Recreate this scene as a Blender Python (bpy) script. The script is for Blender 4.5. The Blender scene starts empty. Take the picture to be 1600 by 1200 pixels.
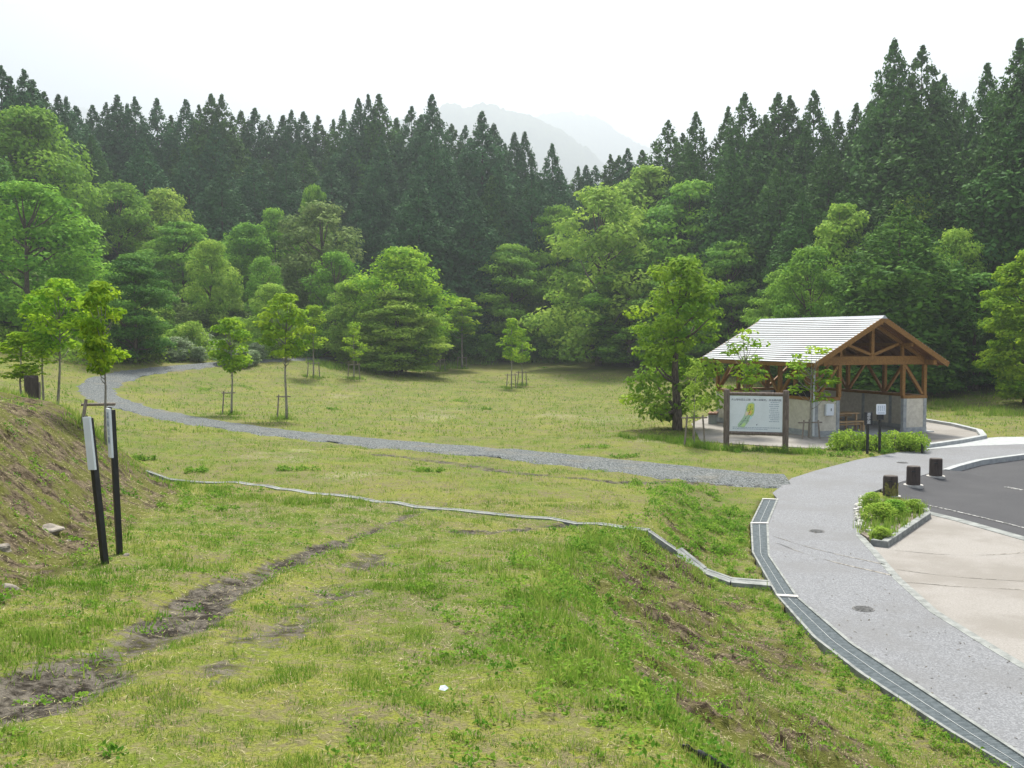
import bpy, math, numpy as np
from mathutils import Vector, Matrix
C = bpy.context.scene.collection
rad = math.radians
# ------------------------------------------------------------------ camera, sky, sun, exposure
CAM_Z, FPX, PITCH = 3.75, 1500.0, math.atan(75 / 1500)
cd = bpy.data.cameras.new('camera'); cam = bpy.data.objects.new('camera', cd); C.objects.link(cam)
cd.sensor_width = 36; cd.lens = 36 * FPX / 1600; cd.clip_start = 0.1; cd.clip_end = 6000
cam.location = (0, 0, CAM_Z); cam.rotation_euler = (math.pi / 2 - PITCH, 0, 0)
bpy.context.scene.camera = cam
SUN_AZ, SUN_EL = rad(4), rad(56)
sdir = Vector((math.sin(SUN_AZ) * math.cos(SUN_EL), math.cos(SUN_AZ) * math.cos(SUN_EL), math.sin(SUN_EL)))
w = bpy.data.worlds.new('World'); bpy.context.scene.world = w; w.use_nodes = True
nt = w.node_tree; nt.nodes.clear()
out = nt.nodes.new('ShaderNodeOutputWorld'); bg = nt.nodes.new('ShaderNodeBackground'); bg.inputs[1].default_value = 0.1
sky = nt.nodes.new('ShaderNodeTexSky'); sky.sky_type = 'NISHITA'; sky.sun_disc = False
sky.sun_elevation = SUN_EL; sky.sun_rotation = SUN_AZ; sky.dust_density = 3
tc = nt.nodes.new('ShaderNodeTexCoord')
dot = nt.nodes.new('ShaderNodeVectorMath'); dot.operation = 'DOT_PRODUCT'; dot.inputs[1].default_value = sdir
nt.links.new(tc.outputs['Generated'], dot.inputs[0])
ramp = nt.nodes.new('ShaderNodeValToRGB'); nt.links.new(dot.outputs['Value'], ramp.inputs[0])
e = ramp.color_ramp.elements                    # bright veil of cloud, brightest round the hidden sun
e[0].position = 0.0; e[0].color = (0.22, 0.24, 0.27, 1)
e[1].position = 1.0; e[1].color = (1, 1, 1, 1)
q = e.new(0.66); q.color = (0.12, 0.130, 0.150, 1)
q = e.new(0.79); q.color = (0.35, 0.362, 0.385, 1)
mulc = nt.nodes.new('ShaderNodeVectorMath'); mulc.operation = 'SCALE'; mulc.inputs['Scale'].default_value = 17.0
cn = nt.nodes.new('ShaderNodeTexNoise'); cn.inputs['Scale'].default_value = 2.2; cn.inputs['Detail'].default_value = 6; cn.inputs['Distortion'].default_value = 0.4
cmap = nt.nodes.new('ShaderNodeMapping'); cmap.inputs['Scale'].default_value = (1, 1, 2.6); nt.links.new(tc.outputs['Generated'], cmap.inputs[0]); nt.links.new(cmap.outputs[0], cn.inputs[0])
cr_ = nt.nodes.new('ShaderNodeMapRange'); cr_.inputs[1].default_value = .35; cr_.inputs[2].default_value = .68; cr_.inputs[3].default_value = .80; cr_.inputs[4].default_value = 1.08; nt.links.new(cn.outputs[0], cr_.inputs[0])
cm_ = nt.nodes.new('ShaderNodeVectorMath'); cm_.operation = 'SCALE'; nt.links.new(ramp.outputs[0], cm_.inputs[0]); nt.links.new(cr_.outputs[0], cm_.inputs['Scale'])
nt.links.new(cm_.outputs[0], mulc.inputs[0])
mx = nt.nodes.new('ShaderNodeMix'); mx.data_type = 'RGBA'; mx.inputs[0].default_value = 0.88
nt.links.new(sky.outputs[0], mx.inputs[6]); nt.links.new(mulc.outputs[0], mx.inputs[7])
nt.links.new(mx.outputs[2], bg.inputs[0]); nt.links.new(bg.outputs[0], out.inputs[0])
sl = bpy.data.lights.new('sun', 'SUN'); sl.energy = 4.6; sl.angle = rad(11); sl.color = (1.0, 0.95, 0.84)
so = bpy.data.objects.new('sun', sl); C.objects.link(so); so.rotation_euler = sdir.to_track_quat('Z', 'Y').to_euler()
vs = bpy.context.scene.view_settings
vs.view_transform = 'Standard'; vs.look = 'None'; vs.gamma = 1; vs.exposure = 1.4
bpy.context.scene.cycles.max_bounces = 6
bpy.context.scene.cycles.transparent_max_bounces = 6

# ------------------------------------------------------------------ helpers
def sm(a, b, x):
    t = np.clip((np.asarray(x, float) - a) / (b - a), 0, 1); return t * t * (3 - 2 * t)
def vnoise(x, y, s=0):
    x = np.asarray(x, float); y = np.asarray(y, float)
    xi = np.floor(x); yi = np.floor(y); fx = x - xi; fy = y - yi
    h = lambda a, b: np.modf(np.abs(np.sin(a * 127.1 + b * 311.7 + s * 74.7) * 43758.5453))[0]
    fx = fx * fx * (3 - 2 * fx); fy = fy * fy * (3 - 2 * fy)
    return (h(xi, yi) * (1 - fx) + h(xi + 1, yi) * fx) * (1 - fy) + (h(xi, yi + 1) * (1 - fx) + h(xi + 1, yi + 1) * fx) * fy
def fbm(x, y, s=0, o=4):
    v = 0; a = 0.5
    for k in range(o):
        v = v + a * vnoise(x * 2 ** k, y * 2 ** k, s + k * 13); a *= 0.5
    return v / (1 - 0.5 ** o)
def tag(o, label=None, cat=None, group=None, kind=None):
    if label: o['label'] = label
    if cat: o['category'] = cat
    if group: o['group'] = group
    if kind: o['kind'] = kind
    return o
def np_mesh(name, V, F, mats=None, attrs=None, smooth=False):
    V = np.ascontiguousarray(V, dtype=np.float32); F = np.ascontiguousarray(F, dtype=np.int32)
    me = bpy.data.meshes.new(name); n, k = F.shape
    me.vertices.add(len(V)); me.vertices.foreach_set('co', V.ravel())
    me.loops.add(n * k); me.loops.foreach_set('vertex_index', F.ravel())
    me.polygons.add(n); me.polygons.foreach_set('loop_start', np.arange(0, n * k, k, dtype=np.int32))
    if smooth: me.polygons.foreach_set('use_smooth', np.ones(n, dtype=bool))
    me.update(calc_edges=True)
    for a, v in (attrs or {}).items():
        at_ = me.attributes.new(a, 'FLOAT', 'POINT'); at_.data.foreach_set('value', np.asarray(v, dtype=np.float32))
    if mats is not None: me.materials.append(mats)
    return me
def link(name, me, parent=None, loc=None, rz=0):
    o = bpy.data.objects.new(name, me); C.objects.link(o)
    if parent is not None: o.parent = parent
    if loc is not None: o.location = loc
    if rz: o.rotation_euler = (0, 0, rz)
    return o
def empty(name, loc, rz=0, **k):
    o = bpy.data.objects.new(name, None); C.objects.link(o); o.location = loc; o.rotation_euler = (0, 0, rz); o.empty_display_size = 0.2
    return tag(o, **k)
class MB:
    def __init__(s): s.v = []; s.f = []
    def add(s, V, F):
        b = len(s.v); s.v += [tuple(p) for p in V]; s.f += [tuple(i + b for i in f) for f in F]; return s
    def hexa(s, P): return s.add(P, [(0, 3, 2, 1), (4, 5, 6, 7), (0, 1, 5, 4), (1, 2, 6, 5), (2, 3, 7, 6), (3, 0, 4, 7)])
    def box(s, a, b):
        (x0, y0, z0), (x1, y1, z1) = a, b
        return s.hexa([(x0, y0, z0), (x1, y0, z0), (x1, y1, z0), (x0, y1, z0), (x0, y0, z1), (x1, y0, z1), (x1, y1, z1), (x0, y1, z1)])
    def beam(s, p, q, wd, h, up=(0, 0, 1)):
        p = Vector(p); q = Vector(q); d = (q - p).normalized(); u = Vector(up)
        if abs(d.dot(u)) > 0.99: u = Vector((0, 1, 0))
        r = d.cross(u).normalized(); u = r.cross(d).normalized(); r = r * wd / 2; u = u * h / 2
        return s.hexa([p - r - u, p + r - u, q + r - u, q - r - u, p - r + u, p + r + u, q + r + u, q - r + u])
    def tube(s, pts, rr, n=8, caps=True):
        pts = [Vector(p) for p in pts]; b = len(s.v); m = len(pts)
        for i, p in enumerate(pts):
            d = (pts[min(i + 1, m - 1)] - pts[max(i - 1, 0)]).normalized()
            u = Vector((1, 0, 0)) if abs(d.x) < 0.9 else Vector((0, 1, 0))
            r = d.cross(u).normalized(); u = r.cross(d); ra = rr[i] if hasattr(rr, '__len__') else rr
            for k in range(n):
                a = 2 * math.pi * k / n; s.v.append(tuple(p + r * (ra * math.cos(a)) + u * (ra * math.sin(a))))
        for i in range(m - 1):
            for k in range(n):
                s.f.append((b + i * n + k, b + i * n + (k + 1) % n, b + (i + 1) * n + (k + 1) % n, b + (i + 1) * n + k))
        if caps:
            s.f.append(tuple(b + k for k in range(n))[::-1]); s.f.append(tuple(b + (m - 1) * n + k for k in range(n)))
        return s
    def prism(s, poly, z0, z1):
        a = sum(poly[i][0] * poly[(i + 1) % len(poly)][1] - poly[(i + 1) % len(poly)][0] * poly[i][1] for i in range(len(poly)))
        if a < 0: poly = poly[::-1]
        n = len(poly); zz0 = z0 if callable(z0) else (lambda x, y: z0); zz1 = z1 if callable(z1) else (lambda x, y: z1)
        V = [(x, y, zz0(x, y)) for x, y in poly] + [(x, y, zz1(x, y)) for x, y in poly]
        return s.add(V, [tuple(range(n))[::-1], tuple(range(n, 2 * n))] + [(i, (i + 1) % n, n + (i + 1) % n, n + i) for i in range(n)])
    def build(s, name, m, parent=None, loc=None, rz=0, bevel=0, smooth=False):
        me = bpy.data.meshes.new(name); me.from_pydata(s.v, [], s.f); me.update(); me.materials.append(m)
        if smooth: me.polygons.foreach_set('use_smooth', [True] * len(me.polygons))
        o = link(name, me, parent, loc, rz)
        if bevel:
            md = o.modifiers.new('bevel', 'BEVEL'); md.width = bevel; md.segments = 2; md.limit_method = 'ANGLE'
        return o

# ------------------------------------------------------------------ materials
class NT:
    def __init__(s, name):
        s.m = bpy.data.materials.new(name); s.m.use_nodes = True; s.t = s.m.node_tree; s.b = s.t.nodes['Principled BSDF']; s.o = s.t.nodes['Material Output']
        s.co = None
    def n(s, ty, **k):
        q = s.t.nodes.new('ShaderNode' + ty)
        for a, v in k.items(): setattr(q, a, v)
        return q
    def l(s, a, b): s.t.links.new(a, b)
    def coord(s, scale=(1, 1, 1)):
        if s.co is None: s.co = s.n('TexCoord').outputs['Object']
        if scale == (1, 1, 1): return s.co
        mp = s.n('Mapping'); mp.inputs['Scale'].default_value = scale; s.l(s.co, mp.inputs[0]); return mp.outputs[0]
    def noise(s, sc, det=4, scale=(1, 1, 1), rough=0.6):
        q = s.n('TexNoise'); q.inputs['Scale'].default_value = sc; q.inputs['Detail'].default_value = det; q.inputs['Roughness'].default_value = rough
        s.l(s.coord(scale), q.inputs[0]); return q.outputs[0]
    def attr(s, a): q = s.n('Attribute'); q.attribute_name = a; return q.outputs['Fac']
    def rmp(s, f, a, b, lo=0, hi=1):
        q = s.n('MapRange'); q.interpolation_type = 'SMOOTHSTEP'
        for i, v in enumerate((a, b, lo, hi)): q.inputs[i + 1].default_value = v
        s.l(f, q.inputs[0]); return q.outputs[0]
    def math(s, op, a, b=0.0):
        q = s.n('Math'); q.operation = op
        for i, v in enumerate((a, b)):
            if isinstance(v, (int, float)): q.inputs[i].default_value = v
            else: s.l(v, q.inputs[i])
        return q.outputs[0]
    def mix(s, f, a, b):
        q = s.n('Mix'); q.data_type = 'RGBA'
        for i, v in ((0, f), (6, a), (7, b)):
            if isinstance(v, (int, float)): q.inputs[i].default_value = v
            elif isinstance(v, tuple): q.inputs[i].default_value = v + (1,)
            else: s.l(v, q.inputs[i])
        return q.outputs[2]
    def bump(s, h, strength=0.4, dist=0.02):
        q = s.n('Bump'); q.inputs['Strength'].default_value = strength; q.inputs['Distance'].default_value = dist; s.l(h, q.inputs['Height']); s.l(q.outputs[0], s.b.inputs['Normal'])
    def fin(s, col, rough=0.8, spec=0.3, metal=0):
        if isinstance(col, tuple): s.b.inputs['Base Color'].default_value = col + (1,)
        else: s.l(col, s.b.inputs['Base Color'])
        s.b.inputs['Roughness'].default_value = rough; s.b.inputs['Specular IOR Level'].default_value = spec; s.b.inputs['Metallic'].default_value = metal
        return s.m
def simple(name, c1, c2, sc=6, scale=(1, 1, 1), rough=0.8, spec=0.3, bump=0.0, dist=0.01, metal=0, contrast=(0.35, 0.65)):
    k = NT(name); f = k.noise(sc, 5, scale)
    if bump: k.bump(f, bump, dist)
    return k.fin(k.mix(k.rmp(f, *contrast), c1, c2), rough, spec, metal)
def leafmat(name, c1, c2, trans=0.35, tcol=None):
    k = NT(name); oi = k.n('ObjectInfo'); f = k.attr('tint')
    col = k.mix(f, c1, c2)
    hs = k.n('HueSaturation'); k.l(col, hs.inputs['Color'])
    k.l(k.rmp(oi.outputs['Random'], 0, 1, 0.494, 0.503), hs.inputs['Hue']); k.l(k.rmp(oi.outputs['Random'], 0, 1, 0.96, 1.10), hs.inputs['Value'])
    k.fin(hs.outputs[0], 0.75, 0.06)
    tr = k.n('BsdfTranslucent'); ms = k.n('MixShader'); ms.inputs[0].default_value = trans
    gm = k.n('Gamma'); gm.inputs[1].default_value = 0.9; k.l(hs.outputs[0], gm.inputs[0]); k.l(gm.outputs[0], tr.inputs[0])
    k.l(k.b.outputs[0], ms.inputs[1]); k.l(tr.outputs[0], ms.inputs[2]); k.l(ms.outputs[0], k.o.inputs[0])
    return k.m
M = {}
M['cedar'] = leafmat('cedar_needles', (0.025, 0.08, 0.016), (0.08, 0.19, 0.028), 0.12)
M['cedar_blue'] = leafmat('cedar_needles_bluish', (0.024, 0.08, 0.03), (0.07, 0.178, 0.056), 0.12)
M['leaf_mid'] = leafmat('leaf_mid_green', (0.095, 0.235, 0.022), (0.255, 0.45, 0.04), 0.32)
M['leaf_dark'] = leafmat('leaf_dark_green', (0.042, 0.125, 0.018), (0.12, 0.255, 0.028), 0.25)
M['leaf_light'] = leafmat('leaf_light_green', (0.165, 0.305, 0.03), (0.38, 0.53, 0.07), 0.36)
M['leaf_bright'] = leafmat('leaf_bright_yellow_green', (0.13, 0.28, 0.012), (0.34, 0.5, 0.022), 0.42)
M['leaf_grey'] = leafmat('leaf_greyish_green', (0.1, 0.18, 0.04), (0.25, 0.345, 0.095), 0.3)
M['leaf_fresh'] = leafmat('leaf_fresh_green', (0.105, 0.24, 0.013), (0.265, 0.41, 0.024), 0.36)
M['grass'] = leafmat('grass_blades', (0.085, 0.2, 0.012), (0.38, 0.39, 0.1), 0.4)
M['weed'] = leafmat('weed_leaves', (0.075, 0.2, 0.018), (0.22, 0.36, 0.04), 0.42)
M['bark'] = simple('bark_grey_brown', (0.06, 0.045, 0.035), (0.16, 0.13, 0.10), 8, (3, 3, 0.6), 0.9, bump=0.5)
M['bark_dark'] = simple('bark_dark_brown', (0.025, 0.020, 0.014), (0.06, 0.048, 0.036), 8, (3, 3, 0.6), 0.95, spec=0.1)
M['bark_pale'] = simple('bark_pale_grey', (0.17, 0.155, 0.13), (0.30, 0.28, 0.24), 10, (3, 3, 0.8), 0.9, bump=0.3)
M['stake'] = simple('weathered_stake_wood', (0.16, 0.13, 0.11), (0.28, 0.24, 0.20), 12, (3, 3, 0.4), 0.9)
M['timber'] = simple('stained_timber', (0.185, 0.086, 0.018), (0.27, 0.132, 0.030), 5, (4, 4, 4), 0.6, 0.35, bump=0.1)
M['timber_dark'] = simple('stained_timber_boards', (0.13, 0.052, 0.018), (0.19, 0.08, 0.028), 4, (6, 0.6, 6), 0.7)
M['bench_wood'] = simple('pale_bench_wood', (0.38, 0.25, 0.13), (0.50, 0.34, 0.19), 6, (1, 6, 6), 0.6)
M['concrete'] = simple('pale_concrete', (0.27, 0.285, 0.29), (0.37, 0.385, 0.385), 5, rough=0.85, bump=0.1)
M['old_concrete'] = simple('weathered_concrete', (0.15, 0.16, 0.155), (0.25, 0.26, 0.25), 6, rough=0.9, bump=0.2)
M['stucco'] = simple('beige_stucco', (0.52, 0.48, 0.40), (0.62, 0.58, 0.49), 9, rough=0.9, bump=0.25)
M['black'] = simple('black_painted_steel', (0.012, 0.012, 0.014), (0.022, 0.022, 0.025), 8, rough=0.45, spec=0.4)
M['white_panel'] = simple('white_sign_panel', (0.66, 0.70, 0.76), (0.72, 0.76, 0.82), 3, rough=0.4, spec=0.4)
M['ink'] = NT('printed_ink').fin((0.05, 0.06, 0.10), 0.5)
M['ink_pale'] = NT('pale_printed_ink').fin((0.30, 0.36, 0.46), 0.5)
M['white_ink'] = NT('white_printed_ink').fin((0.75, 0.75, 0.78), 0.5)
M['log'] = simple('weathered_brown_log', (0.11, 0.082, 0.068), (0.20, 0.158, 0.135), 9, (3, 3, 0.5), 0.85, bump=0.4)
M['bollard'] = simple('dark_brown_bollard', (0.040, 0.030, 0.027), (0.075, 0.058, 0.050), 9, (4, 4, 0.5), 0.75, bump=0.4)
M['moss'] = simple('yellow_moss', (0.10, 0.10, 0.03), (0.22, 0.20, 0.06), 18, rough=0.95, bump=0.6)
M['steel'] = simple('galvanised_grating', (0.060, 0.075, 0.083), (0.100, 0.118, 0.128), 14, rough=0.85, spec=0.15)
M['iron'] = simple('cast_iron_cover', (0.07, 0.07, 0.07), (0.15, 0.15, 0.15), 30, rough=0.7, bump=0.5)
M['stone'] = simple('field_stone', (0.15, 0.13, 0.11), (0.29, 0.26, 0.22), 7, rough=0.9, bump=0.5)
M['stone_white'] = simple('white_cobble', (0.36, 0.355, 0.335), (0.52, 0.50, 0.47), 9, rough=0.9, bump=0.3)
M['rubber'] = NT('black_hose').fin((0.02, 0.02, 0.026), 0.45)
M['near_black'] = simple('near_black_wall', (0.012, 0.012, 0.012), (0.03, 0.028, 0.026), 6, rough=0.9)
M['paint'] = simple('worn_white_road_paint', (0.05, 0.05, 0.05), (0.42, 0.42, 0.41), 14, rough=0.8, contrast=(0.46, 0.56))
M['pipe'] = simple('pale_pvc', (0.55, 0.57, 0.60), (0.62, 0.64, 0.66), 4, rough=0.5)
# roof sheet metal
k = NT('pale_roof_metal'); f = k.noise(3, 4, (1, 1, 1)); M['roof'] = k.fin(k.mix(f, (0.34, 0.355, 0.385), (0.42, 0.435, 0.46)), 0.38, 0.5)
# path: exposed aggregate
k = NT('exposed_aggregate'); v = k.n('TexVoronoi'); v.inputs['Scale'].default_value = 55; k.l(k.coord(), v.inputs[0])
big = k.noise(0.6, 4); spk = k.mix(k.rmp(v.outputs['Color'], 0.25, 0.9), (0.142, 0.146, 0.156), (0.218, 0.223, 0.236))
k.bump(v.outputs['Distance'], 0.4, 0.006); M['path'] = k.fin(k.mix(k.rmp(big, 0.42, 0.66, 0, 0.65), spk, (0.150, 0.150, 0.154)), 0.9, 0.2)
k = NT('beige_paving'); f = k.noise(40, 4); g = k.noise(0.5, 5)
M['plaza'] = k.fin(k.mix(k.rmp(g, 0.42, 0.62, 0, 0.75), k.mix(k.rmp(f, 0.3, 0.7), (0.215, 0.200, 0.185), (0.275, 0.260, 0.243)), (0.185, 0.170, 0.152)), 0.9, 0.2); k.bump(f, 0.15, 0.004)
k = NT('dark_asphalt'); f = k.noise(70, 3); g = k.noise(0.8, 5)
M['asphalt'] = k.fin(k.mix(k.rmp(g, 0.35, 0.7, 0, 0.6), k.mix(k.rmp(f, 0.35, 0.7), (0.020, 0.020, 0.024), (0.050, 0.051, 0.058)), (0.047, 0.047, 0.052)), 0.85, 0.3); k.bump(f, 0.3, 0.005)
k = NT('grey_gravel'); v = k.n('TexVoronoi'); v.inputs['Scale'].default_value = 34; k.l(k.coord(), v.inputs[0]); g = k.noise(0.7, 4); g2 = k.noise(25, 3)
col = k.mix(k.rmp(v.outputs['Color'], 0.1, 0.95), (0.018, 0.023, 0.025), (0.19, 0.205, 0.205)); col = k.mix(k.rmp(g, 0.5, 0.75, 0, 0.55), col, (0.15, 0.135, 0.10))
k.bump(v.outputs['Distance'], 0.5, 0.02); M['gravel'] = k.fin(col, 0.95, 0.2)
# ground
k = NT('meadow_ground')
n1 = k.noise(0.35, 5); n2 = k.noise(2.2, 6, rough=0.7); n3 = k.noise(14, 5, rough=0.7); n4 = k.noise(60, 3)
g = k.mix(k.rmp(n2, 0.38, 0.66), (0.088, 0.150, 0.010), (0.190, 0.222, 0.026))
g = k.mix(k.rmp(n1, 0.40, 0.62, 0, 0.45), g, (0.28, 0.255, 0.055))
n6 = k.noise(1.1, 6, rough=0.75)
g = k.mix(k.math('MULTIPLY', k.rmp(n3, 0.45, 0.64), 0.6), g, (0.200, 0.175, 0.095))
g = k.mix(k.math('MULTIPLY', k.math('MULTIPLY', k.rmp(n6, 0.43, 0.58), k.rmp(n3, 0.36, 0.54)), 0.85), g, k.mix(n4, (0.085, 0.070, 0.035), (0.25, 0.21, 0.135)))
g = k.mix(k.rmp(n4, 0.40, 0.66, 0.0, 0.55), g, (0.06, 0.065, 0.02))
n5 = k.noise(7, 6, rough=0.75)
bank = k.mix(k.rmp(n5, 0.38, 0.62), (0.024, 0.016, 0.008), (0.150, 0.118, 0.076))
bank = k.mix(k.math('MULTIPLY', k.rmp(n2, 0.44, 0.56), 0.8), bank, (0.105, 0.115, 0.02))
bare = k.mix(k.rmp(n3, 0.35, 0.65), (0.20, 0.18, 0.11), (0.34, 0.31, 0.22))
mud = k.mix(k.rmp(n5, 0.4, 0.62), (0.022, 0.018, 0.013), (0.135, 0.12, 0.098))
brk = lambda a, lo: k.rmp(k.math('ADD', k.attr(a), k.math('MULTIPLY', k.math('SUBTRACT', n3, 0.5), 0.9)), lo, lo + 0.35)
g = k.mix(brk('bank', 0.35), g, bank); g = k.mix(k.math('MULTIPLY', brk('bare', 0.35), 0.8), g, bare); g = k.mix(brk('mud', 0.38), g, mud)
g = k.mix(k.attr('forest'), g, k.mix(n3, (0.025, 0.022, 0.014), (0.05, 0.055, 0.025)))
k.bump(k.math('ADD', n3, k.math('MULTIPLY', n4, 0.6)), 0.7, 0.06); M['ground'] = k.fin(g, 0.95, 0.1)
k = NT('far_forest_slope'); f = k.noise(0.05, 8, rough=0.75); M['mountain'] = k.fin(k.mix(k.rmp(f, 0.4, 0.6), (0.018, 0.035, 0.018), (0.06, 0.085, 0.035)), 1, 0)

# ------------------------------------------------------------------ terrain
CP = np.array([  # x, y, z control points of the meadow, the valley sides and the forest floor
 (10,20,0),(20,20,0),(40,20,0),(12,30,0),(20,33,0),(30,30,0),(45,35,.3),(8,34,0),(14,42,0),(22,42,.1),(30,45,.6),(0,34,.12),(-8,34,.25),(-12,42,.32),(-17.6,42,.55),
 (-23,50,1.0),(-22,60,1.6),(-17,70,1.95),(-10,60,.45),(0,55,0),(0,70,.1),(-9,80,.95),(10,80,1.0),(10,92,1.8),(20,60,.4),(25,70,1.0),(-28,72,3.2),(-36,80,5.5),(-45,90,8.2),(-30,100,6.2),
 (-50,62,7),(-38,55,4.2),(-30,42,2.4),(-60,100,11),(-18,95,3.3),(-15,115,6.5),(0,110,3.8),(20,110,4.2),(40,90,3.4),(36,70,2.4),(45,60,2.6),(60,70,5),(60,45,2.5),(-42,115,9.5),(-80,80,14),
 (0,140,8),(40,130,9),(80,100,9),(-80,130,16),(-20,20,1.5),(-35,25,3),(0,170,14),(70,20,1),(40,0,0),(20,0,0),(90,50,7)], float)
def _tps(d2): return np.where(d2 > 1e-9, d2 * np.log(np.maximum(d2, 1e-9)), 0)
_n = len(CP); _K = _tps(((CP[:, None, :2] - CP[None, :, :2]) ** 2).sum(-1)) + np.eye(_n) * 20
_P = np.c_[np.ones(_n), CP[:, :2]]
_W = np.linalg.solve(np.block([[_K, _P], [_P.T, np.zeros((3, 3))]]), np.r_[CP[:, 2], 0, 0, 0])
def tps(x, y):
    r = _W[_n] + _W[_n + 1] * x + _W[_n + 2] * y
    for i in range(_n): r = r + _W[i] * _tps((x - CP[i, 0]) ** 2 + (y - CP[i, 1]) ** 2)
    return r
YK = [-20, 2, 5, 8, 10.5, 13, 14.9, 17, 19.2, 21.6, 25, 30]
CREST = [.9, .9, .8, .4, .5, 1.3, 2.14, 2.6, 3.2, 4.0, 5.8, 8]
FOOT = [4.6, 4.6, 4.5, 4.38, 4.08, 3.85, 3.83, 4.2, 4.74, 5.7, 7.5, 10.5]
TOE = [(-3.7, -20), (-3.7, 5), (-4.0, 8), (-4.6, 11), (-4.95, 13), (-5.9, 17), (-7.8, 21.5), (-12.2, 29), (-17, 38), (-22, 44)]
def plateau(x, y):
    s = (x - 2.14) * -.545 + (y - 14.9) * -.838
    far = tps(x, y)
    far = np.where(np.hypot(x, y - 40) > 150, 9, far) if False else far
    R_ = np.hypot(x, y - 40); far = far * (1 - sm(90, 170, R_)) + 12 * sm(90, 170, R_)
    return np.where(s > 0, .7 + .106 * np.minimum(s, 30), .7 + (far - .7) * sm(0, 10, -s)), s
def bankamt(x, y):
    tx = np.interp(y, [p[1] for p in TOE], [p[0] for p in TOE])
    return (tx - x) * 0.85
def zfun(x, y):
    x = np.asarray(x, float); y = np.asarray(y, float)
    P, s = plateau(x, y)
    c = np.interp(y, YK, CREST); f_ = np.interp(y, YK, FOOT); f = np.clip((x - c) / (f_ - c), 0, 1)
    fs = .35 * f + .65 * (1 - (1 - f) ** 1.9); gate = 1 - sm(24, 30, y)
    z = P * (1 - fs * gate)
    b = bankamt(x, y); hgt = np.interp(y, [0, 8, 12, 18, 24, 30, 38, 46], [1.7, 1.9, 1.9, 2.0, 1.65, 1.05, .55, 0])
    z = z + hgt * (.6 * sm(0, 2.0, b) + .4 * sm(0.6, 5, b))
    return z
def pix(px, py):
    d = Vector(((px - 800) / FPX, 1, (600 - py) / FPX)); c, s_ = math.cos(PITCH), math.sin(PITCH)
    return np.array((d.x, c + d.z * s_, -s_ + d.z * c))
def hit(px, py, fz):
    d = pix(px, py); t = np.geomspace(1.5, 600, 3000); P = np.outer(t, d)
    u = P[:, 2] + CAM_Z - fz(P[:, 0], P[:, 1]); i = np.argmax(u < 0)
    if u[i] >= 0: i = len(t) - 1
    a = u[i - 1] / (u[i - 1] - u[i] + 1e-12); tt = t[i - 1] + (t[i] - t[i - 1]) * a
    return d * tt + np.array((0, 0, CAM_Z))
def flat(px, py, z=0.0):
    d = pix(px, py); t = (z - CAM_Z) / d[2]; return (d[0] * t, d[1] * t)
grow = lambda a, b, s0, g: (lambda L: L)([a] + [v for v in __import__('itertools').takewhile(lambda v: v < b, __import__('itertools').accumulate(__import__('itertools').repeat(0), lambda p, _: p + max(s0, (p - a) * g + s0), initial=a)) if v > a] + [b])
gx = np.unique(np.r_[-np.array(grow(8, 3000, .14, .055)), np.arange(-8, 7.5, .1), np.array(grow(7.5, 3000, .14, .055))])
gy = np.unique(np.r_[-np.array(grow(0, 60, .5, .2)) + 2, np.arange(2, 19, .1), np.array(grow(19, 3000, .14, .03))])
X, Y = np.meshgrid(gx, gy)
Z = zfun(X, Y)
PATH_L = [(1216, 781), (1200.7, 818), (1203, 869), (1247, 933), (1336, 1007.5), (1435, 1071), (1600, 1180)]
GR_OUT = [(1191, 780), (1172.5, 818), (1175, 863), (1213, 931), (1270, 996), (1345, 1054), (1487, 1146), (1577, 1199)]
gl = [flat(*p) for p in PATH_L] + [(4.75, 5.5), (4.95, 1.0)]
go = [flat(*p) for p in GR_OUT] + [(4.33, 5.5), (4.53, 1.0)]
path_r = [flat(*p) for p in [(1355, 772), (1341, 790), (1339, 807), (1344, 838), (1364, 860), (1403, 905), (1460, 956), (1550, 1012), (1600, 1042)]] + [(6.9, 8), (7.6, 1.0)]
path_up = [flat(*p) for p in [(1207, 770), (1237, 747), (1275, 735), (1340, 718), (1400, 707), (1445, 703), (1520, 697), (1600, 694), (1800, 690)]]
path_lo = [flat(*p) for p in [(1800, 702), (1600, 710), (1530, 719), (1495, 728), (1478, 734), (1450, 740), (1420, 749), (1376, 764)]]
path_poly = gl[::-1] + path_up + path_lo + path_r
plaza_poly = [flat(*p) for p in [(1344, 838), (1364, 860), (1403, 905), (1460, 956), (1550, 1012), (1600, 1042)]] + [(6.9, 8), (7.6, 1.0), (30, 1), (34, 24)] + [flat(*p) for p in [(1600, 836), (1415, 788)]]
asph_poly = [flat(*p) for p in [(1376, 764), (1420, 749), (1450, 740), (1478, 734), (1495, 728), (1530, 719), (1600, 710), (1800, 702)]] + [(34, 24)] + [flat(*p) for p in [(1600, 836), (1415, 788)]]
shel_poly = [flat(*p) for p in [(1080, 662), (1095, 690), (1200, 697), (1300, 702), (1380, 704), (1440, 700), (1500, 692), (1537, 685), (1530, 676), (1490, 666), (1447, 659), (1380, 648), (1250, 642), (1120, 644)]]
apron_poly = [flat(*p) for p in [(1440, 699.5), (1500, 691), (1537, 685), (1560, 683), (1800, 681), (1800, 690), (1600, 694), (1520, 697), (1445, 702.5)]]
def inside(poly, x, y):
    r = np.zeros(np.shape(x), bool); n = len(poly)
    for i in range(n):
        x0, y0 = poly[i]; x1, y1 = poly[(i + 1) % n]
        cnd = ((y0 > y) != (y1 > y))
        r ^= cnd & (x < (x1 - x0) * (y - y0) / (y1 - y0 + 1e-12) + x0)
    return r
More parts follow.
